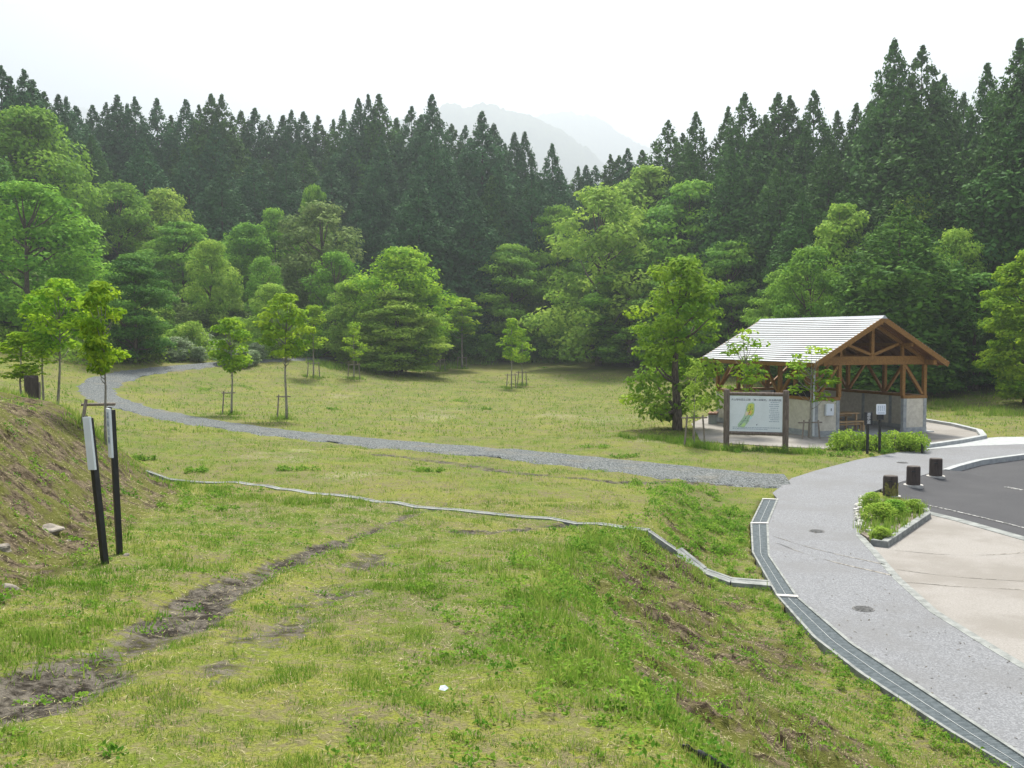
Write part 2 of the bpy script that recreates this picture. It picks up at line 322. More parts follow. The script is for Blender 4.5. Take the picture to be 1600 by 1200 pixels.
def pdist(poly, x, y, closed=True):
    d = np.full(np.shape(x), 1e9); n = len(poly)
    for i in range(n if closed else n - 1):
        x0, y0 = poly[i][:2]; x1, y1 = poly[(i + 1) % n][:2]; L = (x1 - x0) ** 2 + (y1 - y0) ** 2 + 1e-12
        t = np.clip(((x - x0) * (x1 - x0) + (y - y0) * (y1 - y0)) / L, 0, 1)
        d = np.minimum(d, np.hypot(x - x0 - t * (x1 - x0), y - y0 - t * (y1 - y0)))
    return d
grate_poly = go + gl[::-1]
PAVED = [path_poly, plaza_poly, asph_poly, shel_poly, apron_poly, grate_poly]
zin = np.zeros_like(X); paved_mask = np.zeros(X.shape, bool)
for p in PAVED:
    m_ = inside(p, X, Y); paved_mask |= m_; dd = pdist(p, X, Y); zin = np.where(m_, np.maximum(zin, sm(0.14, 0.55, dd)), zin); ncl = (ncl if 'ncl' in globals() else 0) + (dd < .55)
zin = np.where(paved_mask & (ncl >= 2), 1, zin)
bed = sm(-.3, .3, -pdist(PAVED[0], X, Y)) 
near_pav = np.min([pdist(p, X, Y) for p in PAVED], axis=0)
flatten = np.where(paved_mask, 1, 1 - sm(0, 1.6, near_pav))
Z = np.where(paved_mask, 0 - .35 * zin - .012, Z * (1 - flatten * np.where(np.abs(Z) < .5, 1, 0)) - 0.006 * flatten)
# masks
RUT1 = [flat(*p, 1.6) for p in [(-60, 1140), (0, 1110)]] ; 
RUT1 = [tuple(hit(*p, zfun)[:2]) for p in [(-120, 1150), (0, 1100), (130, 1045), (240, 980), (330, 925), (450, 875), (560, 835), (640, 803), (700, 785)]]
RUT2 = [tuple(hit(*p, zfun)[:2]) for p in [(330, 1060), (420, 990), (500, 930), (560, 890), (600, 858), (628, 825), (648, 790), (655, 770)]]
RUT3 = [tuple(hit(*p, zfun)[:2]) for p in [(700, 828), (770, 830), (840, 822), (900, 818)]]
SOIL = [tuple(hit(*p, zfun)[:2]) for p in [(600, 709), (700, 722), (790, 736), (870, 744), (960, 752), (1100, 752), (1190, 755)]]
BARE = [(660, 652, 1.8), (440, 716, 1.3), (560, 740, .8), (880, 650, 1.6), (965, 655, 1.5), (700, 640, 1.5), (540, 620, 1.6), (620, 578, 2.0), (1020, 690, 1.0), (480, 705, .8)]
ROADPX = [(1232, 752), (1180, 750), (1100, 742), (1000, 732), (850, 715), (700, 702), (560, 690), (430, 676), (330, 662), (250, 648), (190, 632), (155, 617), (148, 606), (170, 593), (210, 584), (260, 577), (330, 570), (430, 563), (520, 560)]
road = [tuple(hit(*p, zfun)[:2]) for p in ROADPX]
wob = fbm(X * 1.3, Y * 1.3, 5)
mudn = fbm(X * 3.1, Y * 3.1, 15)
mud = np.maximum.reduce([sm(.75, .05, pdist(RUT1, X, Y, False) * (1.25 + 1.3 * sm(5, 13, Y)) + (wob - .5) * .75) * (1.0 - .3 * sm(8, 14, Y)), .56 * sm(.38, .0, pdist(RUT2, X, Y, False) + (wob - .5) * .9), .75 * sm(.45, 0, pdist(RUT3, X, Y, False) + (wob - .5) * .5), .75 * sm(.7, .1, pdist(SOIL, X, Y, False) + (wob - .5) * 1.0)]) * (.72 + .5 * sm(.36, .58, mudn))
bare = np.zeros_like(X)
for px, py, r_ in BARE:
    p = hit(px, py, zfun); bare = np.maximum(bare, .5 * sm(r_ * 2.2, 0, np.hypot(X - p[0], (Y - p[1]) * .7) + (wob - .5) * r_ * 2.6))
bb = bankamt(X, Y)
cr = np.interp(Y, YK, CREST); ft = np.interp(Y, YK, FOOT); sf = (X - cr) / (ft - cr)
slope_m = (.95 * sm(0.04, .16, sf) * sm(.72, .3, sf) + .5 * sm(.1, .4, sf) * sm(1.02, .8, sf)) * (Y < 17)
bankm = np.maximum(sm(-.35, .25, bb) * sm(6, 3, bb) * sm(25, 17, Y) * (Y > 1) * (.72 + .4 * sm(.38, .6, fbm(X * .8, Y * .8, 3))), slope_m * (.45 + .9 * sm(.4, .6, fbm(X * .9, Y * .9, 9))))
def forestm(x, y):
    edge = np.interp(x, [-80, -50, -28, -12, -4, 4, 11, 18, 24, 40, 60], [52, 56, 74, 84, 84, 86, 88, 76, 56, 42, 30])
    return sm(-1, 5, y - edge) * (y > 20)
Z = Z + (fbm(X * 1.6, Y * 1.6, 2) - .5) * .10 * np.where(paved_mask | (near_pav < .35), 0, 1) * (1 - sm(60, 120, Y)) - mud * .11 * fbm(X * 4.5, Y * 4.5, 4)
Z += np.where(paved_mask, 0, bankm * ((fbm(X * 2.2, Y * 2.2, 8) - .5) * .24 + (fbm(X * 7, Y * 7, 18) - .5) * .10))
ny, nx = X.shape; idx = np.arange(nx * ny).reshape(ny, nx)
F = np.stack([idx[:-1, :-1], idx[:-1, 1:], idx[1:, 1:], idx[1:, :-1]], -1).reshape(-1, 4)
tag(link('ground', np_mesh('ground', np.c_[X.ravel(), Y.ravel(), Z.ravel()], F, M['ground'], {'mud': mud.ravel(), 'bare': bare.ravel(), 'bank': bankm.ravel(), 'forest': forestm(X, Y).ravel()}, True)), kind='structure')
def TZ(x, y):
    x = np.asarray(x, float); y = np.asarray(y, float)
    i = np.clip(np.searchsorted(gx, x) - 1, 0, nx - 2); j = np.clip(np.searchsorted(gy, y) - 1, 0, ny - 2)
    a = (x - gx[i]) / (gx[i + 1] - gx[i]); b = (y - gy[j]) / (gy[j + 1] - gy[j])
    return (Z[j, i] * (1 - a) + Z[j, i + 1] * a) * (1 - b) + (Z[j + 1, i] * (1 - a) + Z[j + 1, i + 1] * a) * b
def grid_s(G, x, y):
    i = np.clip(np.searchsorted(gx, x), 0, nx - 1); j = np.clip(np.searchsorted(gy, y), 0, ny - 1); return G[j, i]
def at(px, py): return Vector(hit(px, py, TZ))
def spot(px, d):                      # a place d metres ahead, in the direction of an image column
    x = (px - 800) / FPX * d; return Vector((x, d, float(TZ(x, d))))
def zpix(py, d): return CAM_Z + (525 - py) / FPX * d

# far mountains
def ridge(name, d, prof, depth):
    xs = np.array([p[0] for p in prof]); ys = np.array([p[1] for p in prof])
    U = np.linspace(xs[0], xs[-1], 320); T = np.linspace(-1, 1.0, 60)
    UU, TT = np.meshgrid(U, T); top = CAM_Z + (525 - np.interp(UU, xs, ys)) / FPX * d
    n_ = fbm(UU * .025, TT * 3, 3)
    zz = (top - 8) * (1 - np.abs(TT) ** 1.2) * (1 + (n_ - .5) * .5 * np.abs(TT)) + 8 + (fbm(UU * .03, TT * 4, 7) - .5) * .06 * top + (fbm(UU * .3, TT * 40, 4) - .5) * .03 * top
    xx = (UU - 800) / FPX * d; yy = d + TT * depth
    i_ = np.arange(UU.size).reshape(UU.shape)
    F_ = np.stack([i_[:-1, :-1], i_[:-1, 1:], i_[1:, 1:], i_[1:, :-1]], -1).reshape(-1, 4)
    tag(link(name, np_mesh(name, np.c_[xx.ravel(), yy.ravel(), zz.ravel()], F_, M['mountain'], None, True)), kind='structure')
ridge('mountain', 1900, [(330, 330), (480, 250), (560, 205), (640, 190), (700, 171), (770, 167), (815, 178), (870, 205), (920, 240), (980, 300), (1050, 380)], 400)
ridge('mountain_behind', 2500, [(640, 420), (740, 260), (800, 200), (850, 182), (890, 181), (930, 190), (970, 208), (1030, 238), (1100, 290), (1250, 400)], 240)
ridge('mountain_beside', 2500, [(-250, 420), (0, 240), (90, 185), (140, 172), (190, 180), (270, 230), (420, 330)], 200)

# ------------------------------------------------------------------ paving, road, kerbs
def slab(name, poly, z0, z1, m): return tag(MB().prism(poly, z0, z1).build(name, m), kind='structure')
slab('path', path_poly, -.3, 0.0, M['path'])
slab('plaza', plaza_poly, -.36, -.045, M['plaza'])
slab('pavilion_plaza', shel_poly, -.3, 0.012, M['plaza'])
slab('apron', apron_poly, -.3, 0.006, M['concrete'])
# car park: ramps up to the path at the bollards, lower along the kerb
def asz(x, y):
    d1 = float(pdist([flat(1376, 764), flat(1420, 749), flat(1450, 740), flat(1478, 734)], np.array(x), np.array(y), False))
    return -.012 - .13 * float(sm(0.05, 1.1, d1))
ap = asph_poly; b = MB(); cx, cy = np.mean(ap, 0)
ring = []
for i in range(len(ap)):
    p, q = np.array(ap[i]), np.array(ap[(i + 1) % len(ap)]); n_ = max(1, int(np.hypot(*(q - p)) / .5)) if np.hypot(*(q - p)) < 9 else 20
    ring += [tuple(p + (q - p) * t / n_) for t in range(n_)]
lv = [1, .93, .86, .78, .68, .5, .3]
rr_ = [[((x - cx) * s_ + cx, (y - cy) * s_ + cy) for x, y in ring] for s_ in lv]
V = [(x, y, asz(x, y)) for r_ in rr_ for x, y in r_] + [(cx, cy, asz(cx, cy))]; n_ = len(ring)
Ff = [(l * n_ + i, l * n_ + (i + 1) % n_, (l + 1) * n_ + (i + 1) % n_, (l + 1) * n_ + i) for l in range(len(lv) - 1) for i in range(n_)]
Ff += [((len(lv) - 1) * n_ + i, (len(lv) - 1) * n_ + (i + 1) % n_, len(V) - 1) for i in range(n_)]
tag(b.add(V, Ff).build('car_park', M['asphalt'], smooth=True), kind='structure')
def ribbon(pts, wd_, z=None, off=0, step=None, jag=0, seed=0, across=4):
    pts = [np.array(p[:2], float) for p in pts]; P = []
    for i in range(len(pts) - 1):
        L = np.hypot(*(pts[i + 1] - pts[i])); n_ = max(1, int(L / step)) if step else 1
        P += [pts[i] + (pts[i + 1] - pts[i]) * t / n_ for t in range(n_)]
    P.append(pts[-1]); P = np.array(P)
    if step:
        for _ in range(6): P[1:-1] = .25 * P[:-2] + .5 * P[1:-1] + .25 * P[2:]
    T = np.gradient(P, axis=0); T /= np.linalg.norm(T, axis=1)[:, None]; N_ = np.c_[-T[:, 1], T[:, 0]]
    V = []; s = np.linspace(-.5, .5, across + 1); rg = np.random.default_rng(seed)
    for i, p in enumerate(P):
        wd = wd_(i / len(P)) if callable(wd_) else wd_
        jl = (vnoise(i * .35, 0, seed) - .5 + rg.uniform(-.3, .3)) * jag; jr = (vnoise(i * .35, 9, seed) - .5 + rg.uniform(-.3, .3)) * jag
        for t in s:
            q = p + N_[i] * (t * wd + (jl if t == s[0] else jr if t == s[-1] else 0))
            zz = (float(TZ(q[0], q[1])) + off * (1 if abs(t) < .5 else -.6)) if z is None else z
            V.append((q[0], q[1], zz))
    m_ = across + 1
    return V, [(i * m_ + k, i * m_ + k + 1, (i + 1) * m_ + k + 1, (i + 1) * m_ + k) for i in range(len(P) - 1) for k in range(across)]
V, Ff = ribbon(road, lambda f: 3.0 - 1.0 * min(1, f * 3) - .5 * float(sm(.6, .8, f)), off=.04, step=.3, jag=.55, seed=4, across=8)
tag(MB().add(V, Ff).build('gravel_path', M['gravel'], smooth=True), kind='structure')
def line_thing(name, pts, wd, h, m, label, cat, z=None, group=None, kind=None, gap=None):
    V, Ff = ribbon(pts, wd, z=z, off=0, step=.5 if z is None else None, across=1); b = MB(); 
    for i in range(0, len(V) - 2, 2):
        a, b_, c, d = V[i], V[i + 1], V[i + 3], V[i + 2]
        zz = [max(a[2], b_[2])] * 2 + [max(c[2], d[2])] * 2
        b.hexa([(p[0], p[1], z_ - .3) for p, z_ in zip((a, b_, c, d), zz)][::1] + [(p[0], p[1], z_ + h) for p, z_ in zip((a, b_, c, d), zz)])
    return tag(b.build(name, m), label, cat, group, kind)
kerb_line = [flat(*p) for p in [(1478, 734), (1495, 728), (1530, 719), (1600, 710), (1800, 702)]]
line_thing('kerb', kerb_line, .18, .012, M['concrete'], 'pale raised concrete kerb between upper path and car park', 'kerb', z=0.0)
edge_line = path_r[2:]
line_thing('edging_kerb', edge_line, .13, .004, M['old_concrete'], 'flush concrete edging curving between grey path and beige paving', 'kerb', z=0.0)
arc = [flat(*p) for p in [(1440, 700.5), (1500, 692), (1537, 685), (1530, 676), (1490, 666), (1447, 659), (1400, 651)]]
line_thing('pavilion_kerb', arc, .22, .11, M['concrete'], 'low curved concrete kerb round the pavilion paving by the grass', 'kerb', z=0.012)
# painted lines on the car park
tag(MB().add(*ribbon([flat(*p, -.13) for p in [(1412, 781), (1470, 793), (1530, 807), (1600, 824), (1700, 850)]], .06, z=-.131, step=.3, across=1)).build('lane_marking', M['paint']), kind='structure')
tag(MB().add(*ribbon([flat(1571, 761, -.14), flat(1598, 766, -.14)], .12, z=-.132, across=1)).build('bay_marking', M['paint']), kind='structure')
V, Ff = ribbon([flat(*p) for p in [(1412, 783), (1500, 806), (1600, 833.5)]], .35, z=-.03, step=.5, across=1)
line_thing('paving_border', [flat(*p) for p in [(1416, 790), (1500, 810), (1600, 838), (1700, 866)]], .26, .006, M['old_concrete'], 'pale concrete strip between beige paving and asphalt car park', 'kerb', z=-.042)
# tyre marks over path and plaza
def tyre(pts, wd, z): return ribbon([flat(*p) for p in pts], wd, z=z, step=.3, jag=.06, seed=3, across=2)
M['tyre'] = simple('tyre_rubber_marks', (0.10, 0.09, 0.075), (0.30, 0.28, 0.25), 16, rough=0.95, contrast=(0.36, 0.6))
tag(MB().add(*tyre([(1212, 848), (1260, 868), (1330, 886), (1395, 899)], .05, .004)).build('tyre_mark', M['tyre']), kind='structure')
tag(MB().add(*tyre([(1208, 838), (1262, 856), (1330, 872), (1384, 882)], .035, .004)).build('tyre_mark', M['tyre']), kind='structure')
tag(MB().add(*tyre([(1402, 886), (1470, 897), (1550, 903), (1640, 905)], .035, -.041)).build('tyre_mark', M['tyre']), kind='structure')
tag(MB().add(*tyre([(1412, 905), (1480, 912), (1550, 916), (1640, 918)], .06, -.041)).build('tyre_mark', M['tyre']), kind='structure')
tag(MB().add(*tyre([(1398, 856), (1440, 862), (1500, 866), (1560, 864), (1640, 855)], .05, -.041)).build('tyre_mark', M['tyre']), kind='structure')

# drain grating: three sections between thin concrete edges
def lerp_line(L, n):
    L = np.array(L); s = np.r_[0, np.cumsum(np.hypot(*np.diff(L, axis=0).T))]; t = np.linspace(0, s[-1], n); return np.c_[np.interp(t, s, L[:, 0]), np.interp(t, s, L[:, 1])]
def section(a, b_, lab):
    root = empty('drain_grating', (0, 0, 0), label=lab, cat='drain grate', group='grating sections along the path')
    A = np.array([go[i] for i in a]); B = np.array([gl[i] for i in b_]); n_ = 170 if len(a) > 4 else 70
    A = lerp_line(A, n_); B = lerp_line(B, n_)
    for nm, lo, hi, z, m in (('concrete_edge', 0, .10, .012, M['old_concrete']), ('concrete_edge', .88, 1.0, .012, M['old_concrete']), ('grate', .10, .48, -.004, M['steel']), ('grate', .50, .88, -.004, M['steel']), ('joint_bar', .48, .50, .002, M['concrete'])):
        mb = MB(); V = []; 
        P0 = A + (B - A) * lo; P1 = A + (B - A) * hi
        for i in range(n_ - 1):
            if nm == 'grate':       # bars across the channel
                for t0 in (0.0, .5):
                    q = lambda P, t: P[i] + (P[i + 1] - P[i]) * t
                    a0, a1, b1, b0 = q(P0, t0), q(P0, t0 + .44), q(P1, t0 + .44), q(P1, t0)
                    mb.hexa([(*a0, z - .03), (*b0, z - .03), (*b1, z - .03), (*a1, z - .03), (*a0, z), (*b0, z), (*b1, z), (*a1, z)])
            else:
                a0, a1, b1, b0 = P0[i], P0[i + 1], P1[i + 1], P1[i]
                mb.hexa([(*a0, z - .2), (*b0, z - .2), (*b1, z - .2), (*a1, z - .2), (*a0, z), (*b0, z), (*b1, z), (*a1, z)])
        mb.build(nm, m, root)
    mb = MB(); a0, b0 = A[0], B[0]; d = (A[1] - A[0]); d = d / np.hypot(*d) * .10
    mb.hexa([(*(a0 - d * .5), -.1), (*(b0 - d * .5), -.1), (*(b0 + d * .5), -.1), (*(a0 + d * .5), -.1), (*(a0 - d * .5), .018), (*(b0 - d * .5), .018), (*(b0 + d * .5), .018), (*(a0 + d * .5), .018)])
    mb.build('cross_bar', M['stone_white'], root)
section([0, 1], [0, 1], 'short grating section at the far end by the gravel')
section([1, 2, 3], [1, 2, 3], 'middle grating section where the drain channel joins')
section([3, 4, 5, 6, 7, 8, 9], [3, 4, 5, 6, 7, 8], 'long near grating section curving along the grassy slope')
# concrete drain channel over the bank
ch = [at(*p) for p in [(228, 737), (370, 755), (560, 780), (780, 806), (900, 820), (1012, 833)]]
ch += [Vector((2.55, 14.75, .45)), Vector((2.88, 14.45, .16)), Vector((3.3, 14.3, .09)), Vector((3.86, 14.2, .03))]
b = MB(); pp = []
for i in range(len(ch) - 1):
    n_ = max(1, int((ch[i + 1] - ch[i]).length / .4)); pp += [ch[i].lerp(ch[i + 1], t / n_) for t in range(n_)]
pp.append(ch[-1])
for i, p in enumerate(pp[:]): p.z = max(.0, float(TZ(p.x, p.y))) + .03 + .03 * float(sm(1.5, 2.3, p.x))
for i in range(len(pp) - 1):
    p, q = pp[i], pp[i + 1]; d = (q - p).normalized(); wd = .042 + .04 * float(sm(1.6, 2.3, p.x))
    n2 = Vector((-d.y, d.x, 0)).normalized() * wd
    for s_ in (-1.5, 1.5):
        c0, c1 = p + n2 * s_, q + n2 * s_
        b.hexa([c0 - n2 * .5 - Vector((0, 0, .3)), c0 + n2 * .5 - Vector((0, 0, .3)), c1 + n2 * .5 - Vector((0, 0, .3)), c1 - n2 * .5 - Vector((0, 0, .3)), c0 - n2 * .5, c0 + n2 * .5, c1 + n2 * .5, c1 - n2 * .5])
    f0 = Vector((0, 0, .3)); f1 = Vector((0, 0, .006))
    b.hexa([p - n2 - f0, p + n2 - f0, q + n2 - f0, q - n2 - f0, p - n2 - f1, p + n2 - f1, q + n2 - f1, q - n2 - f1])
tag(b.build('drain_channel', M['old_concrete']), 'narrow concrete drain channel crossing the grass and dropping to the grating', 'drain channel')
# manhole covers
def manhole(px, py, r, lab):
    x, y = flat(px, py); root = empty('manhole_cover', (x, y, 0), label=lab, cat='manhole cover', group='manhole covers in the grey path')
    MB().tube([(0, 0, -.05), (0, 0, .006)], [r, r], 28).build('frame', M['iron'], root)
    b = MB().tube([(0, 0, -.05), (0, 0, .010)], [r * .86] * 2, 28)
    for k in range(-3, 4):
        h = math.sqrt(max(0, (r * .8) ** 2 - (k * r * .22) ** 2)); b.box((-h, k * r * .22 - r * .05, .010), (h, k * r * .22 + r * .05, .015))
    b.build('lid', M['iron'], root)
manhole(1349, 951.5, .15, 'round dark manhole cover nearest on the path, below the tyre marks')
manhole(1276, 830, .15, 'round dark manhole cover in the path above the tyre marks')
manhole(1410, 723, .17, 'faint round manhole cover in the path behind the bollards')
# bollards
for px, py, lab, mossy in ((1391, 776, 'dark brown log bollard with yellow moss on its front', 1), (1427, 759, 'clean dark brown log bollard between mossy bollard and kerb-end bollard', 0), (1462, 745, 'dark brown log bollard next to the end of the raised kerb', 0)):
    x, y = flat(px, py - 1, -.02); root = empty('bollard', (x, y, -.02), label=lab, cat='bollard', group='bollards between path and car park')
    z0 = 0; b = MB(); ns = 28
    prof = [(.165, -.12), (.168, .02), (.167, .40), (.164, .46), (.150, .485), (.05, .49)]
    V = [(r_ * (1 + .02 * math.sin(k * 5.0)) * math.cos(2 * math.pi * k / ns), r_ * (1 + .02 * math.sin(k * 5.0)) * math.sin(2 * math.pi * k / ns), z) for r_, z in prof for k in range(ns)]
    Ff = [(l * ns + k, l * ns + (k + 1) % ns, (l + 1) * ns + (k + 1) % ns, (l + 1) * ns + k) for l in range(len(prof) - 1) for k in range(ns)] + [tuple((len(prof) - 1) * ns + k for k in range(ns))]
    b.add(V, Ff).build('post', M['bollard'], root)
    MB().tube([(0, 0, -.1), (0, 0, .014)], [.235, .235], 24).build('footing', M['stone_white'], root)
    b = MB(); b.box((-.12, -.176, .36), (-.02, -.150, .385)); b.build('reflector', M['black'], root)
    if mossy:
        rg = np.random.default_rng(3); b = MB()
        for k in range(60):
            a = rg.uniform(-2.7, -.4); z = rg.uniform(.02, .34) * rg.uniform(.4, 1) + .03; s_ = rg.uniform(.012, .035)
            c = Vector((.169 * math.cos(a), .169 * math.sin(a), z)); t = Vector((-math.sin(a), math.cos(a), 0)); o_ = Vector((math.cos(a), math.sin(a), 0)) * .012; u = Vector((0, 0, rg.uniform(1, 2.2)))
            b.add([c + t * s_ * math.cos(j) + u * s_ * math.sin(j) for j in np.arange(6) * 1.047] + [c + o_], [(j, (j + 1) % 6, 6) for j in range(6)])
        b.build('moss', M['moss'], root)

# ------------------------------------------------------------------ foliage builders
def leafquads(Cn, L, Wd, rng, nrm=None, nb=.8, along=None, ab=0.0):
    n = len(Cn); r = rng.normal(size=(n, 3)); r /= np.linalg.norm(r, axis=1)[:, None]
    N_ = r + (nrm * nb if nrm is not None else 0); N_ /= np.linalg.norm(N_, axis=1)[:, None] + 1e-9
    a = rng.normal(size=(n, 3))
    if along is not None: a = a * (1 - ab) + along * ab * 2
    a -= N_ * (a * N_).sum(1)[:, None]; a /= np.linalg.norm(a, axis=1)[:, None] + 1e-9; bv = np.cross(N_, a)
    L = np.broadcast_to(np.asarray(L, float), (n,))[:, None]; Wd = np.broadcast_to(np.asarray(Wd, float), (n,))[:, None]
    V = np.stack([Cn - a * L, Cn + bv * Wd - a * L * .1, Cn + a * L, Cn - bv * Wd - a * L * .1], 1).reshape(-1, 3)
    return V, np.arange(4 * n).reshape(n, 4)
def unit(rng, n):
    r = rng.normal(size=(n, 3)); return r / np.linalg.norm(r, axis=1)[:, None]
def limb_mesh(name, segs, m):
    b = MB()
    for pts, rr in segs: b.tube(pts, rr, 7, True)
    me = bpy.data.meshes.new(name); me.from_pydata(b.v, [], b.f); me.update(); me.materials.append(m); me.polygons.foreach_set('use_smooth', [True] * len(me.polygons)); return me
def decid(seed, H, R, lumps, per, leaf, base=.18, flatn=.75, lr=(.2, .34), top=1.0, trunk_r=None, m_leaf='leaf_mid', m_bark='bark', lean=0.0, wide=.45, lo=.35, shape=None):
    """a broadleaf tree at its true height H: crown mesh and trunk mesh"""
    g = np.random.default_rng(seed); t = base + (top - base) * (np.arange(lumps) + g.uniform(0, 1, lumps)) / lumps
    u = (t - base) / (top - base); prof = np.where(u < wide, lo + (1 - lo) * np.sin(u / wide * math.pi / 2), np.cos((u - wide) / (1 - wide) * math.pi / 2 * .93) ** .62)
    if shape: prof = np.interp(u, *shape)
    a = g.uniform(0, 2 * math.pi, lumps); rl = R * g.uniform(lr[0], lr[1], lumps) * (.65 + .35 * prof)
    rad_ = np.maximum(R * prof - rl * .8, 0) * np.sqrt(g.uniform(.12, 1.0, lumps)) * g.uniform(.85, 1.12, lumps)
    cz = np.minimum(t * H, H * top - rl * flatn * .9); c = np.c_[np.cos(a) * rad_ + lean * t * H, np.sin(a) * rad_, cz]
    P = []; N_ = []; T = []
    for k in range(lumps):
        n_ = int(per * (rl[k] / (R * .27)) ** 2 * g.uniform(.7, 1.2)); d = unit(g, n_); d[:, 2] = d[:, 2] * .8 + .34
        sh = g.uniform(.6, 1.08, n_) ** .6
        q = c[k] + d * sh[:, None] * rl[k] * np.array((1, 1, flatn)); q += g.normal(size=q.shape) * rl[k] * .07
        P.append(q); N_.append(d * 1.0 + np.array((0, 0, .5))); T.append(np.clip(g.normal(.42 + .25 * g.normal(), .2, n_), 0, 1))
    P = np.vstack(P); N_ = np.vstack(N_); T = np.concatenate(T)
    keep = P[:, 2] > .04 * H; P, N_, T = P[keep], N_[keep], T[keep]
    ls = leaf * g.uniform(.65, 1.35, len(P)); V, F_ = leafquads(P, ls, ls * .55, g, N_, 1.25)
    cm = np_mesh('crown', V, F_, M[m_leaf], {'tint': np.repeat(T, 4)})
    tr = trunk_r or H * .018; top_ = np.array((lean * H * .75, 0, H * .78 * top)); segs = [([(0, 0, -.3), (lean * H * .05, 0, H * .1), tuple(top_ * .45 + np.array((g.normal() * .01 * H, g.normal() * .01 * H, 0))), tuple(top_)], [tr * 1.25, tr, tr * .7, tr * .15])]
    for k in g.choice(lumps, min(lumps, 22), replace=False):
        z0 = max(.12 * H, c[k][2] - rad_[k] * g.uniform(.5, .9) - .03 * H); z0 = min(z0, .7 * H * top); p0 = np.array((lean * z0, 0, z0)); mid = (p0 + c[k]) / 2 + np.array((0, 0, -.02 * H)); segs.append(([tuple(p0), tuple(mid), tuple(c[k])], [tr * .4, tr * .25, tr * .06]))
    return cm, limb_mesh('trunk', segs, M[m_bark])
def cedar(seed, H=22.0, R=2.9, nl=260, per=52, gap=0.0):
    g = np.random.default_rng(seed); P = []; N_ = []; T = []; A = []; S = []
    t = .04 + .96 * (np.arange(nl) + g.uniform(0, 1, nl)) / nl; t = t ** .96
    bulge = 1 + .10 * np.sin(t * 23 + seed) + .09 * np.sin(t * 41 + seed * 2)
    for k in range(nl):
        pr = min(1.0, 2.55 * (1 - t[k]) ** .92 + .02) * bulge[k]
        if t[k] < .15: pr *= .75 + t[k] * 1.6
        a = g.uniform(0, 2 * math.pi); f = min(1, (1 - t[k]) * 1.9)
        rl = (.15 + 1.0 * f) * g.uniform(.7, 1.25); rr = max(0, R * pr - rl * .5) * g.uniform(.55 if t[k] > .6 else .74, 1.04)
        c = np.array((math.cos(a) * rr, math.sin(a) * rr, t[k] * H - rl * .5)); n_ = int(per * (rl / .8) ** 1.25 * g.uniform(.8, 1.2)) + 14
        d = unit(g, n_); d[:, 2] = d[:, 2] * .85 + .3; q = c + d * rl * (g.uniform(.25, 1.0, n_) ** .5)[:, None] * np.array((1, 1, 1.2))
        P.append(q); o_ = np.array((math.cos(a), math.sin(a), .45)); N_.append(d * 1.2 + o_ * .2); A.append(np.tile(o_ * .4 + np.array((0, 0, .5)), (n_, 1)) + d * .4); T.append(np.clip(g.normal(.42 + .22 * g.normal(), .16, n_), 0, 1)); S.append(np.full(n_, .12 + .12 * f))
    nf = 9000; tf = 1 - np.sqrt(g.uniform(0, 1, nf)) * .96; prf = np.minimum(1, 2.75 * (1 - tf) ** .95 + .02); af = g.uniform(0, 6.283, nf)
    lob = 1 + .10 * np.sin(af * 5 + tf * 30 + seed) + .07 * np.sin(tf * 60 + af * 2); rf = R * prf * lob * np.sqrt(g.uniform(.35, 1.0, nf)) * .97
    P.append(np.c_[np.cos(af) * rf, np.sin(af) * rf, tf * H + g.normal(size=nf) * .12]); of = np.c_[np.cos(af), np.sin(af), np.full(nf, .5)]; N_.append(of * 1.1); A.append(of * .3 + np.array((0, 0, .7)))
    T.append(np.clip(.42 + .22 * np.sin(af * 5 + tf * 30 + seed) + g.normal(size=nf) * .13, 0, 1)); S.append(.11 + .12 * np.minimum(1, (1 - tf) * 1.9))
    P = np.vstack(P); N_ = np.vstack(N_); A = np.vstack(A); T = np.concatenate(T); S = np.concatenate(S) * g.uniform(.7, 1.3, len(P))
    V, F_ = leafquads(P, S, S * .5, g, N_, 1.0, A, .5)
    return np_mesh('crown', V, F_, M['cedar'], {'tint': np.repeat(T, 4)}), limb_mesh('trunk', [([(0, 0, -1), (0, 0, H * .5), (0, 0, H * .97)], [.28, .13, .01])], M['bark_dark'])
def plant(name, tpl, H0, loc, H, wf=1.0, rz=0.0, m_leaf=None, **k):
    root = empty(name, loc, rz, **k); s_ = H / H0; root.scale = (s_ * wf, s_ * wf, s_)
    cr_ = link('crown', tpl[0], root)
    if m_leaf:
        cr_.material_slots[0].link = 'OBJECT'; cr_.material_slots[0].material = M[m_leaf]
    link('trunk', tpl[1], root)
    return root
